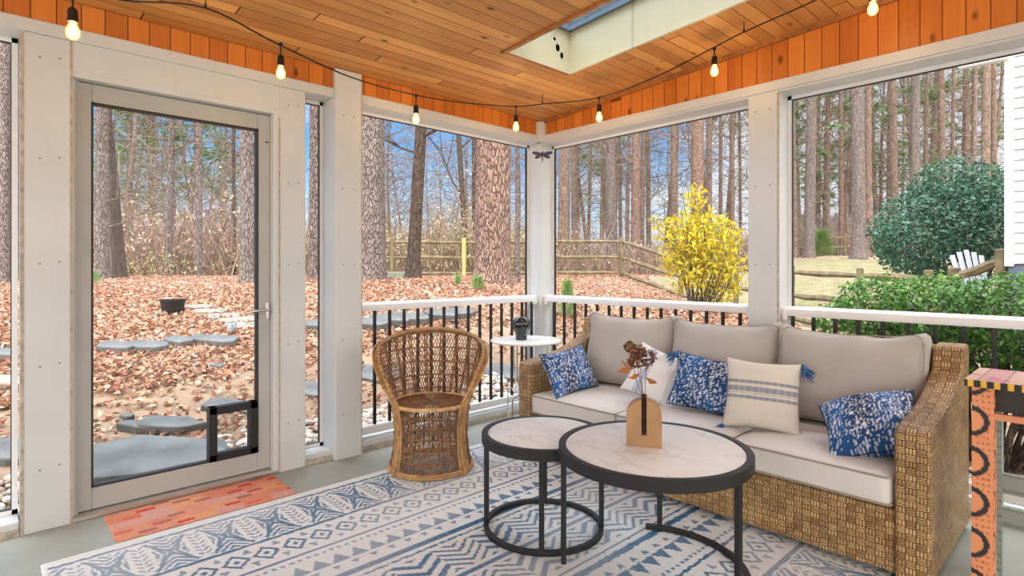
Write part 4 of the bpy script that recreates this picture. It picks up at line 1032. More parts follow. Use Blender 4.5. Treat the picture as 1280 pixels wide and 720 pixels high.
for (px, *q_) in [(91, 38, 2.1, -22), (351, 90, 2.85, 55), (520, 148, 3.6, 119), (645, 158, 4.1, 133), (749, 146, 3.9, 122), (893, 88, 3.3, 60), (1091, 10, 2.7, -36), (None, (1.0, -4.4)), (None, (.5, -5.4)), (None, (2.1, -5.6)), (None, (3.6, -5.4)), (None, (4.6, -4.2)), (None, (4.7, -2.8)), (None, (4.5, -1.2))]:
    (py, D, top), xy = (q_, None) if px else ((0, 0, 0), q_[0])
    c_ = at(px, py, D) if px else Vector((*xy, cz(xy[0]) - .22)); tp = at(px, top, D) if px else Vector((*xy, cz(xy[0]) - .08))
    b = MB(); z0_ = c_.z + .030
    b.tube([(tp.x, tp.y, tp.z + .004), (tp.x, tp.y, tp.z - .012)], .010, 8); b.tube([(tp.x, tp.y, tp.z), (c_.x, c_.y, z0_ + .045)], .0035, 6)
    b.lathe([(.007, z0_ + .055), (.013, z0_ + .05), (.0165, z0_ + .04), (.0165, z0_ + .012), (.019, z0_ + .008), (.019, z0_), (.012, z0_)], (c_.x, c_.y, 0), 16)
    so_ = b.build('socket', M_blackp, sl, smooth=True)
    b = MB(); b.lathe([(.011, .034), (.013, .024), (.0215, .006), (.024, -.008), (.022, -.021), (.015, -.031), (.006, -.036), (0, -.0365)], tuple(c_), 20, False)
    b.build('bulb', M_bulb, so_, smooth=True, label='glowing amber bulb')
    ld = bpy.data.lights.new('bulb_light', 'POINT'); ld.energy = BULB_W; ld.color = (1, .68, .38); ld.shadow_soft_size = .012
    lo = bpy.data.objects.new('filament', ld); COL.objects.link(lo); lo.location = tuple(c_); lo.parent = so_

# dragonfly ornament hanging in the corner
dp = at(678, 193, 4.35); e = empty('dragonfly_ornament', tuple(dp), math.atan2(CAM[1] - dp.y, CAM[0] - dp.x) + PI / 2, 'small dark metal dragonfly ornament hanging in the corner by the post', 'ornament')
M_dfly = simple('dark_purple_metal', (.06, .055, .10), .35, metal=.5)
b = MB(); b.tube([(0, 0, .02), (0, 0, .004), (0, 0, -.02), (0, 0, -.06)], [.008, .012, .007, .003], 8); b.build('body', M_dfly, e, smooth=True)
for (ax_, az_, s_) in ((1, .18, 1), (-1, .18, 1), (1, -.45, .8), (-1, -.45, .8)):
    b = MB(); d_ = Vector((ax_ * math.cos(az_), 0, math.sin(az_))); n_ = Vector((-d_.z, 0, d_.x)); L_ = .082 * s_
    vs = []; m_ = 10
    for k in range(m_):
        q = 2 * PI * k / m_; p = d_ * (L_ * (.55 + .45 * math.cos(q))) + n_ * (.014 * math.sin(q)); vs += [p + Vector((0, -.002, 0)), p + Vector((0, .002, 0))]
    b.add(vs, [tuple(range(0, 2 * m_, 2)), tuple(range(1, 2 * m_, 2))[::-1]] + [(2 * k, 2 * k + 1, (2 * k + 3) % (2 * m_), (2 * k + 2) % (2 * m_)) for k in range(m_)]); b.build('wing', M_dfly, e)
b = MB(); b.tube([(0, 0, .02), (0, 0, cz(dp.x) - dp.z)], .0008, 4); b.build('thread', M_chrome, e)
#@@OUTSIDE
# ================================================================ outside
def trunkmesh(path, radii, n=14, rough=.05, seed=0, flare=0):
    """continuous trunk along a path with an uneven girth"""
    b = MB(); r_ = random.Random(seed); P = [Vector(p) for p in path]; o = []; m = len(P)
    for i in range(m):
        for k in range(n):
            q = 2 * PI * k / n; rr = radii[i] * (1 + rough * math.sin(q * 3 + seed + i * .35) + rough * .7 * math.sin(q * 5 + i * .8 + seed * 2) + r_.uniform(-rough, rough) * .5)
            o.append((P[i].x + rr * math.cos(q), P[i].y + rr * math.sin(q), P[i].z))
    b.add(o, [(i * n + k, i * n + (k + 1) % n, (i + 1) * n + (k + 1) % n, (i + 1) * n + k) for i in range(m - 1) for k in range(n)] + [tuple(range(n))[::-1], tuple((m - 1) * n + k for k in range(n))])
    return b
def limb(b, p, d, L, r, depth, rn, seg=4, sub=3, up=.12, n=4):
    pts = [p]; q = p.copy(); d = d.normalized(); ds = []
    for i in range(seg):
        d = (d + Vector((rn.uniform(-.22, .22), rn.uniform(-.22, .22), rn.uniform(-.15, .2) + up * .3))).normalized(); q = q + d * (L / seg); pts.append(q.copy()); ds.append(d.copy())
    b.tube(pts, [r * (1 - .75 * i / seg) for i in range(seg + 1)], n if depth > 1 else 3, caps=False)
    if depth > 0:
        for k in range(sub):
            i = rn.randint(1, seg); dd = (ds[i - 1] + Vector((rn.uniform(-1, 1), rn.uniform(-1, 1), rn.uniform(-.4, .8))) * .8).normalized()
            limb(b, pts[i], dd, L * rn.uniform(.4, .65), r * .5, depth - 1, rn, 3, sub, up, n)
def big_trunk(name, px, D, r, H, mt, label, lean=(0, 0), flare=1.35, limbs=(), rough=.05, cat='tree', group=None, tip=.72, curve=0):
    g = on_ground(px, D); e = empty(name, (g.x, g.y, g.z), label=label, cat=cat, group=group)
    zs = [-.25, 0, .08, .25, .6] + list(np.linspace(1.2, H, 12)); path = []; rad = []
    for z in zs:
        t_ = max(0, z) / H; path.append((lean[0] * t_ * H + curve * math.sin(t_ * 5), lean[1] * t_ * H, z)); rad.append(r * (1 - (1 - tip) * t_) * (1 + (flare - 1) * math.exp(-max(z, 0) / .22)))
    trunkmesh(path, rad, 20, rough, px).build('trunk', mt, e, smooth=True)
    rn = random.Random(int(px) + 3)
    if limbs:
        b = MB()
        for (z, dx, dy, dz_, L, rr) in limbs:
            t_ = z / H; limb(b, Vector((lean[0] * z + curve * math.sin(t_ * 5), lean[1] * z, z)), Vector((dx, dy, dz_)), L, rr, 3, rn, 5, 4, .1, 6)
        b.build('branches', mt, e, smooth=True)
    return e
rv = Vector((RT[0], RT[1], 0))     # towards the right of the view, for placing limbs
big_trunk('pine_tree', 464, 9.3, .235, 11, M_barkg, 'large grey-barked pine trunk just right of the third white post, seen above the railing', rough=.06, flare=1.15, lean=(-.004, 0))
R_ = lambda a, c, z: (RT[0] * a + FW[0] * c, RT[1] * a + FW[1] * c, z)
big_trunk('tree', 516, 10.3, .115, 11, M_barkd, 'dark slender leaning tree trunk with side branches, between the two big pines', lean=(RT[0] * .055, RT[1] * .055), flare=1.6, tip=.6,
          limbs=[(3.0, *R_(.9, .1, .55), 2.6, .05), (2.6, *R_(.8, -.3, .1), 2.2, .035), (3.6, *R_(-.8, .2, .5), 2.2, .03), (4.2, *R_(.7, .2, .3), 2.0, .03), (2.3, *R_(-.9, .1, .3), 1.8, .025)])
big_trunk('pine_tree', 616, 9.4, .30, 12, M_barkp, 'thickest reddish plated pine trunk left of the corner post', flare=1.22, rough=.06, lean=(RT[0] * .012, RT[1] * .012), tip=.68)
big_trunk('pine_tree', 311, 9.8, .145, 11, M_barkg, 'pale grey pine trunk at the right edge of the door glass', flare=1.3, rough=.05)
big_trunk('tree', 128, 11, .115, 10, M_barkg, 'pale grey trunk at the left side of the door glass', lean=(0.004, 0), flare=1.4, limbs=[(1.0, *R_(.9, -.1, .35), 1.8, .018), (1.5, *R_(.8, -.2, .2), 1.8, .014), (3, *R_(-.6, 0, .7), 1.6, .04)])
big_trunk('tree', 151, 11.6, .12, 10, M_barkd, 'dark forked leaning trunk beside the pale trunk seen through the door glass', lean=(-RT[0] * .10, -RT[1] * .10), curve=.12, flare=1.3, tip=.55)
big_trunk('tree', 211, 14.5, .08, 11, M_barkg, 'thin leaning grey trunk in the middle of the door glass', lean=(RT[0] * .02, RT[1] * .02), limbs=[(3.2, *R_(.8, 0, .4), 2, .02), (2.2, *R_(-.8, 0, .5), 1.6, .02)])
big_trunk('tree', 249, 14, .075, 11, M_barkg, 'thin upright grey trunk right of centre in the door glass', limbs=[(2.5, *R_(.8, 0, .5), 1.8, .02), (3.4, *R_(-.8, 0, .4), 1.8, .02)])
big_trunk('tree', 292, 15, .05, 9, M_barkd, 'slim dark sapling trunk just left of the pale pine in the door glass', limbs=[(2.0, *R_(-.8, 0, .3), 1.5, .02)])
big_trunk('tree', 6, 10, .075, 10, M_barkg, 'grey trunk at the far left edge of the picture', limbs=[(2.5, *R_(.8, 0, .6), 1.6, .02)])
big_trunk('tree', 19, 11.5, .09, 10, M_barkg, 'grey trunk beside the left edge of the first white post', limbs=[(2.0, *R_(-.8, 0, .6), 1.6, .02)])
big_trunk('tree', 394, 10.5, .11, 10, M_barkg, 'grey-brown trunk filling the narrow screened slot right of the door')
big_trunk('tree', 584, 18, .09, 12, M_barkd, 'thin dark tree rising behind the yellow fence post', lean=(-RT[0] * .06, -RT[1] * .06), limbs=[(2.5, *R_(-.9, 0, .8), 2.6, .035), (4.0, *R_(.7, 0, .5), 2, .03)])
big_trunk('tree', 595, 19, .13, 12, M_barkd, 'dark tree trunk touching the left side of the thickest pine', lean=(-RT[0] * .015, 0))
big_trunk('tree', 647, 13, .06, 10, M_barkg, 'thin grey trunk squeezed between the thickest pine and the corner post')
big_trunk('pine_tree', 1073, 19, .21, 14, M_barkg, 'straight pale grey pine trunk standing at the edge of the lawn', flare=1.5, tip=.8, lean=(-RT[0] * .006, -RT[1] * .006))
rb = [(704, 22, .235, 'broad pinkish trunk just right of the corner post'), (719, 26, .15, 'second trunk from the corner post, narrower'), (735, 28, .09, 'thin dark trunk left of the broad one above the fence post'), (765, 21, .21, 'broad straight trunk left of the tall fence post'),
      (776, 27, .09, 'thin pale trunk touching the broad one above the fence post'), (794, 20, .155, 'reddish trunk just right of the tall fence post'), (802, 25, .10, 'narrow trunk behind the reddish one right of the fence post'), (811, 27, .12, 'straight trunk at the left tip of the yellow shrub'),
      (844, 22, .14, 'leaning trunk above the left half of the yellow shrub'), (872, 21, .25, 'widest trunk directly above the yellow shrub'), (886, 24, .13, 'trunk just right of the widest one above the yellow shrub'), (901, 27, .09, 'thin trunk above the right half of the yellow shrub'), (915, 25, .11, 'trunk nearest the left edge of the middle white post'), (926, 29, .08, 'thin trunk half hidden by the middle white post'),
      (993, 24, .13, 'trunk just right of the middle white post'), (1011, 22, .20, 'broad brown trunk left of the lawn pine, near the post'), (1052, 26, .11, 'slim trunk just left of the lawn pine'), (1085, 22, .12, 'pale trunk just right of the lawn pine'), (1119, 24, .14, 'pinkish trunk above the left edge of the holly'), (1143, 23, .18, 'broad trunk above the left slope of the holly'),
      (1155, 27, .10, 'thin trunk beside the broad one above the holly'), (1179, 25, .15, 'straight trunk above the top of the holly'), (1188, 28, .09, 'thin trunk right of the top of the holly'), (1215, 24, .10, 'slim dark trunk above the right slope of the holly'), (1231, 22, .16, 'reddish trunk left of the white house corner'), (1243, 25, .12, 'dark trunk nearest the white house corner')]
for i, (px, D, r, lab) in enumerate(rb):
    rn = random.Random(i); s = rn.uniform(-.02, .02)
    big_trunk('pine_tree', px, D, r, 17, [M_barkf, M_barkp, M_barkf, M_barkg][i % 4] if D < 24 else M_barkf, 'tall woodland pine: ' + lab, lean=(RT[0] * s, RT[1] * s), flare=1.3, tip=.7,
              limbs=[(rn.uniform(3.5, 13), *R_(rn.choice((-1, 1)), rn.uniform(-.5, .5), rn.uniform(-.1, .3)), rn.uniform(1.5, 3), .03) for _ in range(5)])

# variants for the deep woods -------------------------------------------------
def bare_variant(seed):
    rn = random.Random(seed); H = rn.uniform(11, 15); b = trunkmesh([(0.25 * math.sin(z * .4 + seed), .2 * math.cos(z * .33), z) for z in np.linspace(-.3, H, 10)], [.11 * (1 - .8 * k / 9) for k in range(10)], 7, .04, seed)
    for k in range(20):
        z = rn.uniform(2.0, H * .97); a = rn.uniform(0, 2 * PI)
        limb(b, Vector((0.25 * math.sin(z * .4 + seed), .2 * math.cos(z * .33), z)), Vector((math.cos(a), math.sin(a), rn.uniform(.2, 1.1))), rn.uniform(1.3, 3.0), .028, 2, rn, 3, 3, .15, 3)
    me = b.build('bare_tree', M_barkf); me.location.z = -50; return me
def pine_variant(seed, low=4.5):
    rn = random.Random(seed); H = 17; b = trunkmesh([(0, 0, z) for z in np.linspace(-.3, H, 8)], [.17 * (1 - .6 * k / 7) for k in range(8)], 8, .04, seed); P = []; 
    for k in range(34):
        z = rn.uniform(low, H); a = rn.uniform(0, 2 * PI); L = rn.uniform(1.2, 2.8) * (1 if z < 12 else .7); d = Vector((math.cos(a), math.sin(a), rn.uniform(-.15, .35))); p = Vector((0, 0, z))
        limb(b, p, d, L, .03, 1, rn, 4, 2, .05, 3)
        for j in range(4): c_ = p + d.normalized() * L * rn.uniform(.55, 1.1) + Vector((rn.uniform(-.4, .4), rn.uniform(-.4, .4), rn.uniform(-.1, .35))); P.append(tuple(c_))
    o = b.build('woodland_pine', M_barkf)
    P = np.array(P); n = 46; C_ = np.repeat(P, n, 0); d = rng.normal(size=C_.shape) * np.array([1, 1, .45]); d /= np.linalg.norm(d, axis=1, keepdims=True)
    A = C_ + d * .02; B = C_ + d * (.12 + .30 * rng.random((len(C_), 1))); V, F = sticks(A, B, .014, .003)
    cl_ = np.repeat(palette(len(C_), [(.20, .34, .12), (.28, .44, .16), (.15, .27, .11), (.36, .48, .22)], var=.15), 6, 0)
    npmesh('needles', V, F, M_green, o, cl_); o.location.z = -50; return o
bares = [bare_variant(s) for s in (1, 2, 3, 4, 5)]; pines = [pine_variant(11), pine_variant(12, 3.2), pine_variant(13, 6)]
used = set()
def place(src, px, D, sc, label, cat, group):
    g = on_ground(px, D)
    if src.name in used: o = copy_tree(src)
    else: o = src; used.add(src.name)
    o.location = (g.x, g.y, g.z - .05); s = sc * random.uniform(.85, 1.15); o.scale = (s, s, s); o.rotation_euler = (random.uniform(-.04, .04), random.uniform(-.04, .04), random.uniform(0, 6.28)); tag(o, label, cat, group)
def far_label(px):
    if px < 345: return 'seen through the door glass', 'behind the door'
    if px < 670: return 'beyond the fence left of the corner post', 'left of the corner post'
    if px < 960: return 'beyond the fence above the yellow shrub', 'behind the yellow shrub'
    return 'in the woods beyond the lawn', 'beyond the lawn'
for i in range(36):
    px = 690 + (i * 37.7) % 570; D = 27 + (i * 7.3) % 24; a, g = far_label(px)
    place(bares[i % 5], px, D, 1.15, 'bare twiggy tree ' + a, 'tree', 'bare trees ' + g)
for i in range(20):
    px = -10 + (i * 41.3) % 360; D = 19 + (i * 5.9) % 22; a, g = far_label(px)
    place(bares[i % 5], px, D, .9, 'bare twiggy tree ' + a, 'tree', 'bare trees ' + g)
for i in range(15):
    px = 452 + (i * 33.1) % 215; D = 20 + (i * 5.3) % 18; a, g = far_label(px)
    place(bares[(i + 2) % 5], px, D, .62, 'bare twiggy tree ' + a, 'tree', 'bare trees ' + g)
for i in range(17):
    px = 130 + (i * 29) % 200; D = 28 + (i * 6.1) % 16; a, g = far_label(px)
    place(pines[i % 3], px, D, .8, 'green-needled pine ' + a, 'tree', 'green pines ' + g)
for i in range(4): place(pines[i % 3], 5 + 8 * i, 26 + 4 * i, .8, 'green-needled pine seen through the screen left of the first post', 'tree', 'green pines at the left edge')
for i in range(15):
    px = 985 + (i * 31.7) % 270; D = 27 + (i * 6.7) % 22; a, g = far_label(px)
    place(pines[i % 3], px, D, 1.05, 'green-needled pine ' + a, 'tree', 'green pines ' + g)
for i in range(3):
    px = 720 + (i * 31.7) % 240; D = 34 + (i * 6.7) % 16; a, g = far_label(px)
    place(pines[i % 3], px, D, 1.05, 'green-needled pine ' + a, 'tree', 'green pines ' + g)

# brush: thickets of thin stems nobody could count
def thicket(name, px0, px1, D0, D1, n, h0, h1, cols, label, leafc=None, leafn=0, mt=None, wts=None):
    px = rng.uniform(px0, px1, n); D = rng.uniform(D0, D1, n); r = (px - 640) / FPX
    x = CAM[0] + D * (FW[0] + r * RT[0]); y = CAM[1] + D * (FW[1] + r * RT[1]); z = tz(x, y); clump = .6 + .4 * np.sin(px * .05 + D * 1.3) * np.sin(px * .021 + 2)
    H = (h0 + (h1 - h0) * rng.random(n) ** 1.3) * clump; t = rng.uniform(0, .75, n) * (rng.random(n) < .7)
    A = np.c_[x, y, z + t * H - .02]; lean = rng.normal(size=(n, 2)) * .34; Ls = H * (1 - t) * rng.uniform(.4, 1, n)
    B = A + np.c_[lean[:, 0] * Ls, lean[:, 1] * Ls, Ls]
    V, F = sticks(A, B, .010 + .006 * rng.random(n), .003); C = np.repeat(palette(n, cols, wts, .18), 6, 0)
    parts = [(V, F, C)]
    if leafn:
        i = rng.integers(0, n, leafn); s = rng.random((leafn, 1)); P = A[i] + (B[i] - A[i]) * s + rng.normal(size=(leafn, 3)) * .12
        V2, F2, C2 = leaves(P, rng.normal(size=(leafn, 3)), .10, .6, palette(leafn, leafc, var=.2))
        o2 = npmesh(name, V2, F2, M_green, col=C2); tag(o2, label.replace('stems', 'dry leaves'), 'undergrowth', kind='stuff')
    o = npmesh(name, V, F, M_green, col=C); return tag(o, label, 'undergrowth', kind='stuff')
br = [(.46, .30, .235), (.36, .23, .175), (.56, .39, .31), (.28, .19, .14), (.50, .38, .25)]
bl_ = [(.60, .37, .29), (.54, .34, .24), (.62, .46, .32), (.46, .31, .23), (.38, .36, .15), (.66, .42, .33)]
thicket('undergrowth', -40, 350, 14.5, 27, 15000, 1.2, 3.6, br, 'pinkish brown tangle of brush stems behind the leaf bed, seen through the door', bl_, 30000)
thicket('undergrowth', 380, 690, 17, 29, 12000, 1.2, 3.6, [(.46, .35, .23), (.37, .27, .18), (.56, .44, .29), (.29, .21, .14)], 'tan tangle of brush stems behind the left fence', [(.64, .50, .34), (.56, .42, .28), (.48, .44, .22), (.62, .43, .32)], 24000)
thicket('undergrowth', 690, 960, 18.5, 34, 9000, .8, 2.8, [(.34, .24, .18), (.26, .18, .135), (.44, .33, .25), (.50, .39, .29)], 'grey brown tangle of brush stems behind the yellow shrub', [(.42, .27, .18), (.36, .24, .16), (.48, .34, .25)], 9000)
thicket('undergrowth', 960, 1262, 27, 42, 9000, 1.0, 3.4, [(.34, .24, .17), (.26, .18, .13), (.44, .33, .24), (.50, .40, .28)], 'grey brown tangle of brush stems behind the lawn', [(.42, .27, .16), (.30, .32, .12), (.48, .34, .22)], 12000)
thicket('undergrowth', -40, 345, 13.4, 17, 700, .5, 1.5, br, 'low green and straw coloured seedling stems at the back of the leaf bed', [(.30, .34, .10), (.42, .40, .14), (.36, .20, .10)], 1800)
# upper twig lace
def lace(px0, px1, D0, D1, n, z0, z1, label):
    px = rng.uniform(px0, px1, n); D = rng.uniform(D0, D1, n); r = (px - 640) / FPX
    A = np.c_[CAM[0] + D * (FW[0] + r * RT[0]), CAM[1] + D * (FW[1] + r * RT[1]), rng.uniform(z0, z1, n)]
    d = rng.normal(size=(n, 3)) * np.array([1, 1, .5]); d /= np.linalg.norm(d, axis=1, keepdims=True); B = A + d * rng.uniform(.5, 1.7, (n, 1))
    V, F = sticks(A, B, .012, .004); o = npmesh('twigs', V, F, M_green, col=np.repeat(palette(n, [(.30, .215, .16), (.40, .30, .23), (.22, .155, .115)], var=.15), 6, 0)); tag(o, label, 'twigs', kind='stuff')
lace(690, 960, 22, 38, 4200, 3.0, 12, 'fine bare twigs filling the treetops above the yellow shrub')
lace(980, 1262, 24, 40, 4200, 3.5, 13, 'fine bare twigs filling the treetops above the lawn and holly')
lace(-30, 345, 16, 28, 1800, 2.5, 6, 'fine bare twigs above the brush seen through the door')
lace(452, 660, 18, 30, 1500, 2.8, 6.5, 'fine bare twigs above the brush left of the corner post')

# leaf litter --------------------------------------------------------------
n = 105000
px = rng.uniform(-60, 1000, n); D = 3.4 + 15 * rng.random(n) ** 1.15; r = (px - 640) / FPX
x = CAM[0] + D * (FW[0] + r * RT[0]); y = CAM[1] + D * (FW[1] + r * RT[1])
ok = ((x < -.3) | (y > .4)) & (lawn_mask(x, y) < .4) & ((np.hypot(np.minimum(x, 0), np.maximum(y, 0)) > 2.0) | (rng.random(n) < .22))
x, y = x[ok], y[ok]; P = np.c_[x, y, tz(x, y) + .012 + .02 * rng.random(len(x))]
V, F, C = leaves(P, np.tile([0, 0, 1.], (len(P), 1)), .062, .62, palette(len(P), [(.43, .20, .125), (.50, .30, .21), (.37, .155, .09), (.56, .40, .30), (.31, .175, .125), (.46, .23, .11)], [.24, .22, .16, .16, .12, .10], .15), 1.0, .35)
tag(npmesh('leaf_litter', V, F, M_litter, col=C), 'carpet of fallen russet and tan leaves over the yard', 'leaves', kind='stuff')

# pebbles along the porch
def pebbles(name, n, fx, fy, label):
    bm_v = np.array([(0, 0, 1), (.894, 0, .447), (.276, .851, .447), (-.724, .526, .447), (-.724, -.526, .447), (.276, -.851, .447), (.724, .526, -.447), (-.276, .851, -.447), (-.894, 0, -.447), (-.276, -.851, -.447), (.724, -.526, -.447), (0, 0, -1)])
    fs = np.array([(0, 1, 2), (0, 2, 3), (0, 3, 4), (0, 4, 5), (0, 5, 1), (1, 6, 2), (2, 7, 3), (3, 8, 4), (4, 9, 5), (5, 10, 1), (6, 7, 2), (7, 8, 3), (8, 9, 4), (9, 10, 5), (10, 6, 1), (11, 7, 6), (11, 8, 7), (11, 9, 8), (11, 10, 9), (11, 6, 10)])
    X_, Y_ = fx(n), fy(n); Z_ = tz(X_, Y_); s = .018 + .026 * rng.random((n, 1, 1)); sh = np.stack([.8 + .5 * rng.random(n), .7 + .4 * rng.random(n), .45 + .25 * rng.random(n)], 1)[:, None, :]
    V = bm_v[None] * s * sh + np.stack([X_, Y_, Z_ + .012 + .02 * rng.random(n)], 1)[:, None, :]; F = (np.arange(n) * 12)[:, None, None] + fs[None]
    C = np.repeat(palette(n, [(.52, .44, .36), (.60, .56, .50), (.38, .34, .31), (.50, .36, .26), (.66, .62, .56)]), 12, 0)
    tag(npmesh(name, V.reshape(-1, 3), F.reshape(-1, 3), M_pebble, col=C, smooth=True), label, 'pebbles', kind='stuff')
pebbles('river_pebbles', 2600, lambda n: rng.uniform(-.95, -.2, n), lambda n: rng.uniform(-4.3, .3, n), 'strip of rounded tan river pebbles along the base of the door side')
pebbles('river_pebbles', 2600, lambda n: rng.uniform(1.6, 4.3, n), lambda n: rng.uniform(.22, 1.25, n), 'bed of rounded river pebbles under the hedge behind the railing')

# slate slabs
def slab(px, py, w_, d_, th, rz, label, seed, grp=None, dz=0, name='slate_slab', mt=None, tilt=0):
    c = hit(px, py); rn = random.Random(seed); n_ = 11; poly = []
    for k in range(n_):
        q = 2 * PI * k / n_ + rn.uniform(-.15, .15); rr = rn.uniform(.78, 1.08); poly.append((w_ / 2 * rr * math.copysign(abs(math.cos(q)) ** .75, math.cos(q)), d_ / 2 * rr * math.copysign(abs(math.sin(q)) ** .75, math.sin(q))))
    b = MB(); b.prism(poly, -th * .5, th); o = b.build(name, mt or M_slate, bevel=.012); o.location = (c.x, c.y, c.z + dz)
    gx, gy = (gz(c.x + .3, c.y) - gz(c.x - .3, c.y)) / .6, (gz(c.x, c.y + .3) - gz(c.x, c.y - .3)) / .6
    o.rotation_euler = (Vector((0, 0, 1)).rotation_difference(Vector((-gx, -gy, 1)).normalized()).to_matrix() @ rot(tilt, 0, rz)).to_euler(); tag(o, label, 'stone', grp); return o
VR = YAW - PI / 2     # slab x axis across the view
slab(185, 588, 1.0, .55, .06, VR + .25, 'largest flat slate slab just outside the door, at the lower left of the glass', 1, dz=.035)
slab(245, 575, .40, .26, .05, VR + .3, 'small slate piece at the right end of the largest slab, behind the pet door frame', 21, dz=.03)
slab(212, 541, .46, .20, .05, VR + .15, 'pointed pale slate slab lying behind the largest slab', 2, dz=.02)
slab(183, 539, .40, .13, .06, VR + .2, 'narrow dark slate edge behind the pointed pale slab', 3)
slab(284, 510, .40, .22, .04, VR, 'flat slate step at the upper left of the pet door frame', 4)
slab(310, 514, .35, .22, .04, VR + .1, 'bluish slate seen through the top of the pet door', 22)
slab(158, 528, .10, .07, .05, VR, 'small lone grey stone on the bare soil', 5, name='stone')
for k, (px, py, w_, s) in enumerate([(145, 440, .34, 6), (187, 438, .44, 7), (224, 433, .28, 8), (267, 430, .50, 9)]):
    slab(px, py, w_, .22, .07, VR + .1 * (k % 2), ['leftmost stone of the low slate border in the leaves', 'second stone from the left in the low slate border', 'third stone in the low slate border, left of the stone carrying the figurine', 'long flat stone at the right end of the slate border carrying a small figurine'][k], s)
slab(270, 462, .18, .1, .04, VR, 'small flat stone in front of the slate border', 31, name='stone')
for k, (px, py) in enumerate([(246, 386), (262, 391), (279, 397), (297, 403), (312, 409)]):
    slab(px, py, .42, .22, .035, VR + .2, ['farthest stepping stone, beside the black bucket', 'second farthest stepping stone from the bucket', 'middle stepping stone of the curving path', 'fourth stepping stone, near the door handle', 'nearest stepping stone below the door handle'][k], 40 + k, name='stepping_stone', mt=simple('tan_flagstone_%d' % k, (.25, .22, .185), .8, var=.2))
slab(8, 448, .40, .2, .07, VR, 'slate border stone visible left of the first white post', 50)
slab(6, 486, .35, .2, .06, VR, 'tan flat stone left of the first white post, middle height', 51, mt=M_pebble if 0 else simple('tan_stone', (.28, .22, .165), .8))
slab(10, 572, .5, .3, .05, VR, 'pale slate slab nearest the left edge beside the first white post', 52)
slab(394, 412, .4, .2, .08, VR, 'dark slate border stone in the narrow slot right of the door', 53)
slab(393, 492, .35, .3, .04, VR, 'bluish slate slab in the narrow slot right of the door', 54)
for k, (px, py, w_) in enumerate([(462, 411, .45), (486, 406, .5), (512, 404, .55), (552, 399, .45), (575, 397, .4)]):
    slab(px, py, w_, .22, .09, VR + .15, ['first', 'second', 'third', 'fourth', 'last'][k] + ' stone from the left in the slate border behind the barrel chair', 60 + k)
slab(632, 470, .5, .35, .04, VR, 'pale slate slab behind the railing below the white side table', 70)
slab(468, 470, .5, .35, .04, VR, 'pale slate slab behind the railing left of the barrel chair', 71)
# black bucket and small figurine
c = hit(216, 392); b = MB(); b.lathe([(0, 0), (.105, 0), (.108, .005), (.135, .15), (.15, .15), (.15, .165), (.128, .165), (.105, .02), (0, .02)], n=28, caps=False)
o = b.build('planter_tub', M_blackp, smooth=True); o.location = c; tag(o, 'black plastic planter tub sitting on the fallen leaves', 'planter')
c = hit(288, 421); e = empty('garden_figurine', (c.x, c.y, c.z + .05), VR, 'tiny grey squirrel-like garden figurine on the slate border stone', 'figurine'); M_fig = simple('grey_cast_stone', (.28, .30, .33), .8)
b = MB(); b.tube([(0, 0, 0), (0, 0, .03), (0, 0, .06), (-.005, 0, .085)], [.03, .034, .028, .018], 12); b.tube([(-.012, 0, .08), (-.02, 0, .098), (-.035, 0, .104)], [.014, .018, .012], 10); b.build('body', M_fig, e, smooth=True)
b = MB(); b.tube([(.025, 0, .01), (.05, 0, .04), (.045, 0, .085), (.058, 0, .11)], [.010, .018, .016, .006], 8); b.build('tail', M_fig, e, smooth=True)

# ---------------------------------------------------------------- split-rail fences
def rail_fence(posts, label, spacing=.44, nr=3, ph=.13, pr=.055, yellow=(), wire=None, endrail=True):
    pts = []
    for (px, D, pytop) in posts: pts.append(at(px, pytop, D))
    e = empty('split_rail_fence', tuple((pts[0] + pts[-1]) / 2 - Vector((0, 0, 1))), label=label, cat='fence'); o0 = Vector(e.location)
    for i, p in enumerate(pts):
        g = gz(p.x, p.y); b = MB(); b.box((p.x - o0.x, p.y - o0.y, (p.z + ph + g - .15) / 2 - o0.z), (pr * 2, pr * 1.6, p.z + ph - g + .15), rot(0, 0, .4 + .2 * i), .015)
        b.build('post', M_fencey if i in yellow else M_fence, e, label='new yellow pine post' if i in yellow else None)
    for i in range(len(pts) - 1):
        a, c = pts[i] - o0, pts[i + 1] - o0
        for k in range(nr):
            rn = random.Random(i * 7 + k + len(posts)); z = Vector((0, 0, -spacing * k)); mid = (a + c) / 2 + z + Vector((0, 0, rn.uniform(-.03, .02))); d = (c - a).normalized() * .06
            b = MB(); b.tube([a + z - d, (a + mid + z) / 2 - Vector((0, 0, .01)) if 0 else a * .75 + c * .25 + z + Vector((0, 0, rn.uniform(-.02, .01))), mid, a * .25 + c * .75 + z + Vector((0, 0, rn.uniform(-.02, .01))), c + z + d], [.03, .048, .052, .048, .03], 6, squash=1.15); b.build('rail', M_fence, e)
    if wire:
        b = MB()
        for i in range(*wire):
            a, c = pts[i] - o0, pts[i + 1] - o0; L = (c - a).length; k = int(L / .10)
            for j in range(k + 1): p = a.lerp(c, j / k); b.tube([p, p - Vector((0, 0, .98))], .0014, 3, caps=False)
            for z in np.arange(0, .98, .10): b.tube([a - Vector((0, 0, z)), c - Vector((0, 0, z))], .0014, 3, caps=False)
        b.build('wire_mesh', M_wirem, e)
    return e
rail_fence([(430, 16.8, 303), (490, 16.5, 303), (580, 16, 303), (680, 16, 302), (777, 16, 302), (851, 14, 324), (920, 12.3, 335), (990, 10.8, 340), (1075, 9, 345), (1161, 7.8, 349), (1192, 7.3, 347), (1252, 6.5, 325)],
           'weathered three-rail split fence running behind the pines and the yellow shrub to the house', yellow=(2,), wire=(6, 10))
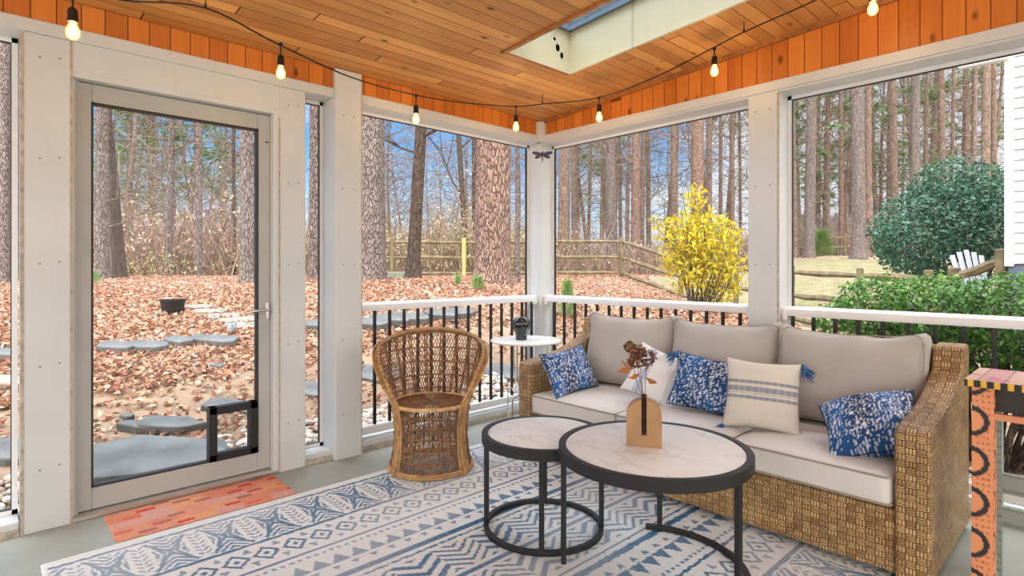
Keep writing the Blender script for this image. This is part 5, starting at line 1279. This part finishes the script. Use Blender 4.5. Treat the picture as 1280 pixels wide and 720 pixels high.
rail_fence([(975, 25, 299), (1012, 25, 298), (1056, 25, 297), (1100, 25, 297)], 'distant brown rail fence at the far edge of the lawn, left of the lawn pine', spacing=.42)
# tall stockade fence behind the far rail fence
g0, g1 = on_ground(978, 28.5), on_ground(1115, 28.5); e = empty('stockade_fence', tuple((g0 + g1) / 2), label='tall grey-brown board fence at the back of the lawn', cat='fence'); o0 = Vector(e.location)
b = MB(); L = (g1 - g0).length; k = int(L / .15); ang_ = math.atan2(g1.y - g0.y, g1.x - g0.x)
for j in range(k): p = g0.lerp(g1, (j + .5) / k) - o0; h_ = 2.0 + .1 * math.sin(j * 2.3); b.box((p.x, p.y, gz(p.x + o0.x, p.y + o0.y) - o0.z + h_ / 2), (.135, .02, h_), rot(0, 0, ang_))
b.build('board_panel', M_fenceg, e)
b = MB()
for z in (.4, 1.6): b.tube([g0 - o0 + Vector((0, .05, z)), g1 - o0 + Vector((0, .05, z))], .04, 4)
b.build('backing_rail', M_fenceg, e)

# ---------------------------------------------------------------- shrubs
def shrub(name, c, blobs, n, size, aspect, cols, label, wts=None, stems=14, stemmat=None, droop=0, shell=.55, cat='shrub', matl=None, stem_r=.018, nstick=0, group=None):
    e = empty(name, tuple(c), label=label, cat=cat, group=group); B_ = np.array(blobs, float); vol = B_[:, 3] * B_[:, 4] * B_[:, 5]; k = rng.choice(len(B_), n, p=vol / vol.sum())
    d = rng.normal(size=(n, 3)); d /= np.linalg.norm(d, axis=1, keepdims=True); rr = (shell + (1.04 - shell) * rng.random((n, 1)) ** .6)
    lump = 1 + .10 * np.sin(d[:, :1] * 9 + k[:, None]) * np.sin(d[:, 2:] * 8 + d[:, 1:2] * 7)
    P = B_[k, :3] + d * B_[k, 3:6] * rr * lump; Nn = d + np.array([0, 0, .35]) * (1 - droop)
    lz = -(Vector(c).z - 0)
    gnd = tz(P[:, 0] + c[0], P[:, 1] + c[1]) - c[2] + .03; P[:, 2] = np.maximum(P[:, 2], gnd)
    V, F, C = leaves(P, Nn, size, aspect, palette(n, cols, wts, .15), 1.0, .25)
    if droop: V[2::4, 2] -= size * droop
    npmesh('foliage', V, F, matl or M_green, e, C)
    b = MB(); rn = random.Random(n)
    for i in range(stems):
        j = int(rng.choice(len(B_), p=vol / vol.sum())); tgt = Vector(B_[j, :3]) + Vector((rn.uniform(-.7, .7) * B_[j, 3], rn.uniform(-.7, .7) * B_[j, 4], rn.uniform(.0, .6) * B_[j, 5]))
        st_ = Vector((tgt.x * .25 + rn.uniform(-.08, .08), tgt.y * .25 + rn.uniform(-.08, .08), 0)); st_.z = gz(st_.x + c[0], st_.y + c[1]) - c[2] - .03
        dd = tgt - st_; mid = st_ + dd * .5 + Vector((rn.uniform(-.1, .1), rn.uniform(-.1, .1), dd.length * .08)); b.tube([st_, mid, tgt], [stem_r, stem_r * .7, stem_r * .25], 5)
        for q in range(3): t_ = rn.uniform(.35, .95); p = st_.lerp(tgt, t_); b.tube([p, p + Vector((rn.uniform(-1, 1), rn.uniform(-1, 1), rn.uniform(0, 1))) * dd.length * .22], [stem_r * .4, stem_r * .15], 3)
    b.build('stems', stemmat or M_stick, e); return e
c = on_ground(872, 8.0); gzv = c.z
ycol = [(.60, .47, .015), (.55, .46, .02), (.66, .54, .03), (.38, .38, .03), (.62, .38, .015)]
def vb(pxc, pyc, rw, rh, D=8.0, dp=None):
    p = at(pxc, pyc, D) - Vector(c); s = D / FPX; return (p.x, p.y, p.z, rw * s, rw * s if dp is None else dp, rh * s)
shrub('yellow_shrub', c, [vb(868, 262, 20, 38), vb(850, 300, 30, 34), vb(886, 300, 36, 36), vb(905, 335, 28, 34), vb(868, 335, 34, 34), vb(822, 280, 15, 12), vb(836, 326, 14, 14), vb(918, 300, 13, 22), vb(900, 360, 26, 20)], 2300, .092, .34, ycol, 'bright yellow-leaved shrub in front of the fence, left of the middle white post', [.3, .25, .2, .1, .15], stems=26, stemmat=M_barkd, droop=.35, shell=.15, matl=M_green, stem_r=.012)
# holly
c = on_ground(1190, 10.5)
hcol = [(.022, .095, .055), (.035, .135, .075), (.06, .19, .10), (.018, .07, .045), (.14, .27, .16)]
shrub('holly_bush', c, [vb(1185, 290, 82, 62, 10.5, 1.1), vb(1195, 245, 52, 48, 10.5, .8), vb(1235, 275, 50, 62, 10.7, .9), vb(1140, 305, 42, 38, 10.3, .8), vb(1185, 225, 26, 26, 10.5, .4)], 15000, .075, .55, hcol, 'large rounded dark green holly bush beside the white house', [.28, .28, .2, .14, .10], stems=16, stemmat=M_barkd, shell=.72, stem_r=.03)
# hedge
c = Vector((2.75, 1.55, gz(2.75, 1.55)))
gcol = [(.045, .15, .014), (.075, .22, .022), (.12, .29, .035), (.03, .09, .012), (.18, .34, .055)]
def hb(x, y, z, rx, ry, rz_): return (x - c.x, y - c.y, z - c.z, rx, ry, rz_)
bl2 = [hb(2.05, 1.75, .88, .30, .32, .26), hb(2.45, 1.6, .88, .38, .36, .27), hb(2.9, 1.5, .885, .40, .36, .27), hb(3.35, 1.4, .89, .42, .36, .27), hb(3.8, 1.3, .89, .42, .36, .27), hb(1.7, 1.9, .72, .18, .2, .2), hb(2.5, 1.6, .62, .5, .3, .25), hb(3.4, 1.4, .62, .6, .3, .22)]
shrub('boxwood_hedge', c, bl2, 21000, .038, .6, gcol, 'bright green clipped boxwood hedge just outside the right-hand railing', [.28, .28, .2, .14, .10], stems=44, stemmat=M_barkd, shell=.62, stem_r=.016)
c = on_ground(1715 / 1.4 if 0 else 1010, 6.2)
shrub('boxwood_hedge', c, [(0, 0, .3, .22, .22, .26), (.15, -.1, .5, .15, .15, .2)], 900, .036, .6, gcol, 'small loose boxwood sprig poking up beside the middle white post', stems=10, shell=.3, stem_r=.008) if 0 else None
# small plants
def small(px, D, w_, h_, cols, label, n=380, name='seedling_pine', size=.07, asp=.12):
    c = on_ground(px, D); e = empty(name, tuple(c), label=label, cat='plant'); k = n; t = rng.random(k); a = rng.uniform(0, 2 * PI, k); r_ = w_ * (1 - t * .8) * rng.random(k) ** .5
    P = np.c_[r_ * np.cos(a), r_ * np.sin(a), t * h_ + .03]; d = np.c_[np.cos(a), np.sin(a), .8 + rng.random(k)]; d /= np.linalg.norm(d, axis=1, keepdims=True)
    V, F = sticks(P, P + d * size * (.7 + .6 * rng.random((k, 1))), size * asp * .5, .001); npmesh('needles', V, F, M_green, e, np.repeat(palette(k, cols), 6, 0))
    b = MB(); b.tube([(0, 0, -.03), (0, 0, h_ * .9)], [.012, .004], 5); b.build('stem', M_stick, e)
lgc = [(.30, .46, .12), (.24, .42, .12), (.40, .55, .2)]
small(709, 7.3, .11, .42, lgc, 'small pale green pine seedling just right of the corner post', 700)
small(597, 8.3, .09, .16, lgc, 'tiny green tuft at the foot of the thickest pine', 260); small(572, 8.8, .06, .12, lgc, 'tiny green tuft left of the thickest pine', 120)
small(1027, 24, .50, 1.0, [(.22, .36, .10), (.16, .28, .08), (.34, .44, .14)], 'small round green pine bush in front of the distant fence', 900, 'pine_bush', .25, .10)
small(118, 9.4, .12, .15, lgc, 'green weed tuft at the lower left of the trunks behind the door', 160)
# fence-side rock
slab(588 - 95 if 0 else 497, 349, .5, .3, .16, VR, 'grey-green rock at the foot of the large grey pine behind the third post', 80, name='rock', mt=simple('mossy_rock', (.20, .24, .18), .9, var=.3))

# ---------------------------------------------------------------- adirondack chair and house
c = on_ground(1217, 8.0); e = empty('adirondack_chair', tuple(c), YAW - PI / 2 + .25, 'white slatted adirondack chair in front of the holly, beyond the hedge', 'chair')
M_wc = simple('white_painted_wood', (.80, .80, .83), .5, var=.05); zt = 1.2 + 24 * 8 / FPX - c.z
for k in range(5):
    b = MB(); x_ = (k - 2) * .098; h_ = zt - .03 * abs(k - 2) ** 1.3; b.box((x_ * 1.12, -.02, (h_ + .3) / 2), (.086, .018, h_ - .3), rot(-.22, (k - 2) * .05, 0), .006); b.build('back_slat', M_wc, e)
b = MB()
for k in range(5): b.box((0, .12 + k * .09, .34 - .0 * k), (.50, .08, .018), None, .003)
b.build('seat', M_wc, e)
for s_ in (-1, 1):
    b = MB(); b.box((s_ * .31, .25, .55), (.11, .62, .02), None, .004); b.build('armrest', M_wc, e)
    b = MB(); b.box((s_ * .27, .48, .28), (.03, .09, .58)); b.build('leg', M_wc, e); b = MB(); b.box((s_ * .25, .1, .26), (.03, .75, .09), rot(.12)); b.build('leg', M_wc, e)
HX, HY = 2.50, 4.9; e = empty('house', (HX + 2, HY, 0), label='neighbouring wing of the house with white lap siding at the right edge', cat='house')
b = MB(); z = 1.25
while z < 6: 
    b.add([(-1.93, -.018, z), (3, -.018, z), (3, 0, z + .115), (-1.93, 0, z + .115), (-1.93, .05, z), (3, .05, z), (3, .05, z + .115), (-1.93, .05, z + .115)], [(0, 1, 2, 3), (0, 4, 5, 1), (1, 5, 6, 2), (2, 6, 7, 3), (3, 7, 4, 0), (4, 7, 6, 5)]); z += .115
b.build('siding', M_sidingw, e)
b = MB(); b.b2(-2.0, -1.92, -.03, .06, 1.22, 6.2, b=.004); b.b2(-2.0, -1.96, .0601, 3, 1.22, 6.2); b.build('corner_board', M_vinyl, e)
b = MB(); b.b2(-1.93, 3, .05, 3, 1.25, 6.2); b.build('wall_core', M_sidingw, e)
b = MB(); b.b2(-1.97, 3, -.005, 3, -.3, 1.22); b.build('foundation', M_found, e)
b = MB(); b.b2(-2.4, -1.95, -.10, .0, 3.52, 3.56, b=.01); b.build('gutter', M_vinyl, e)
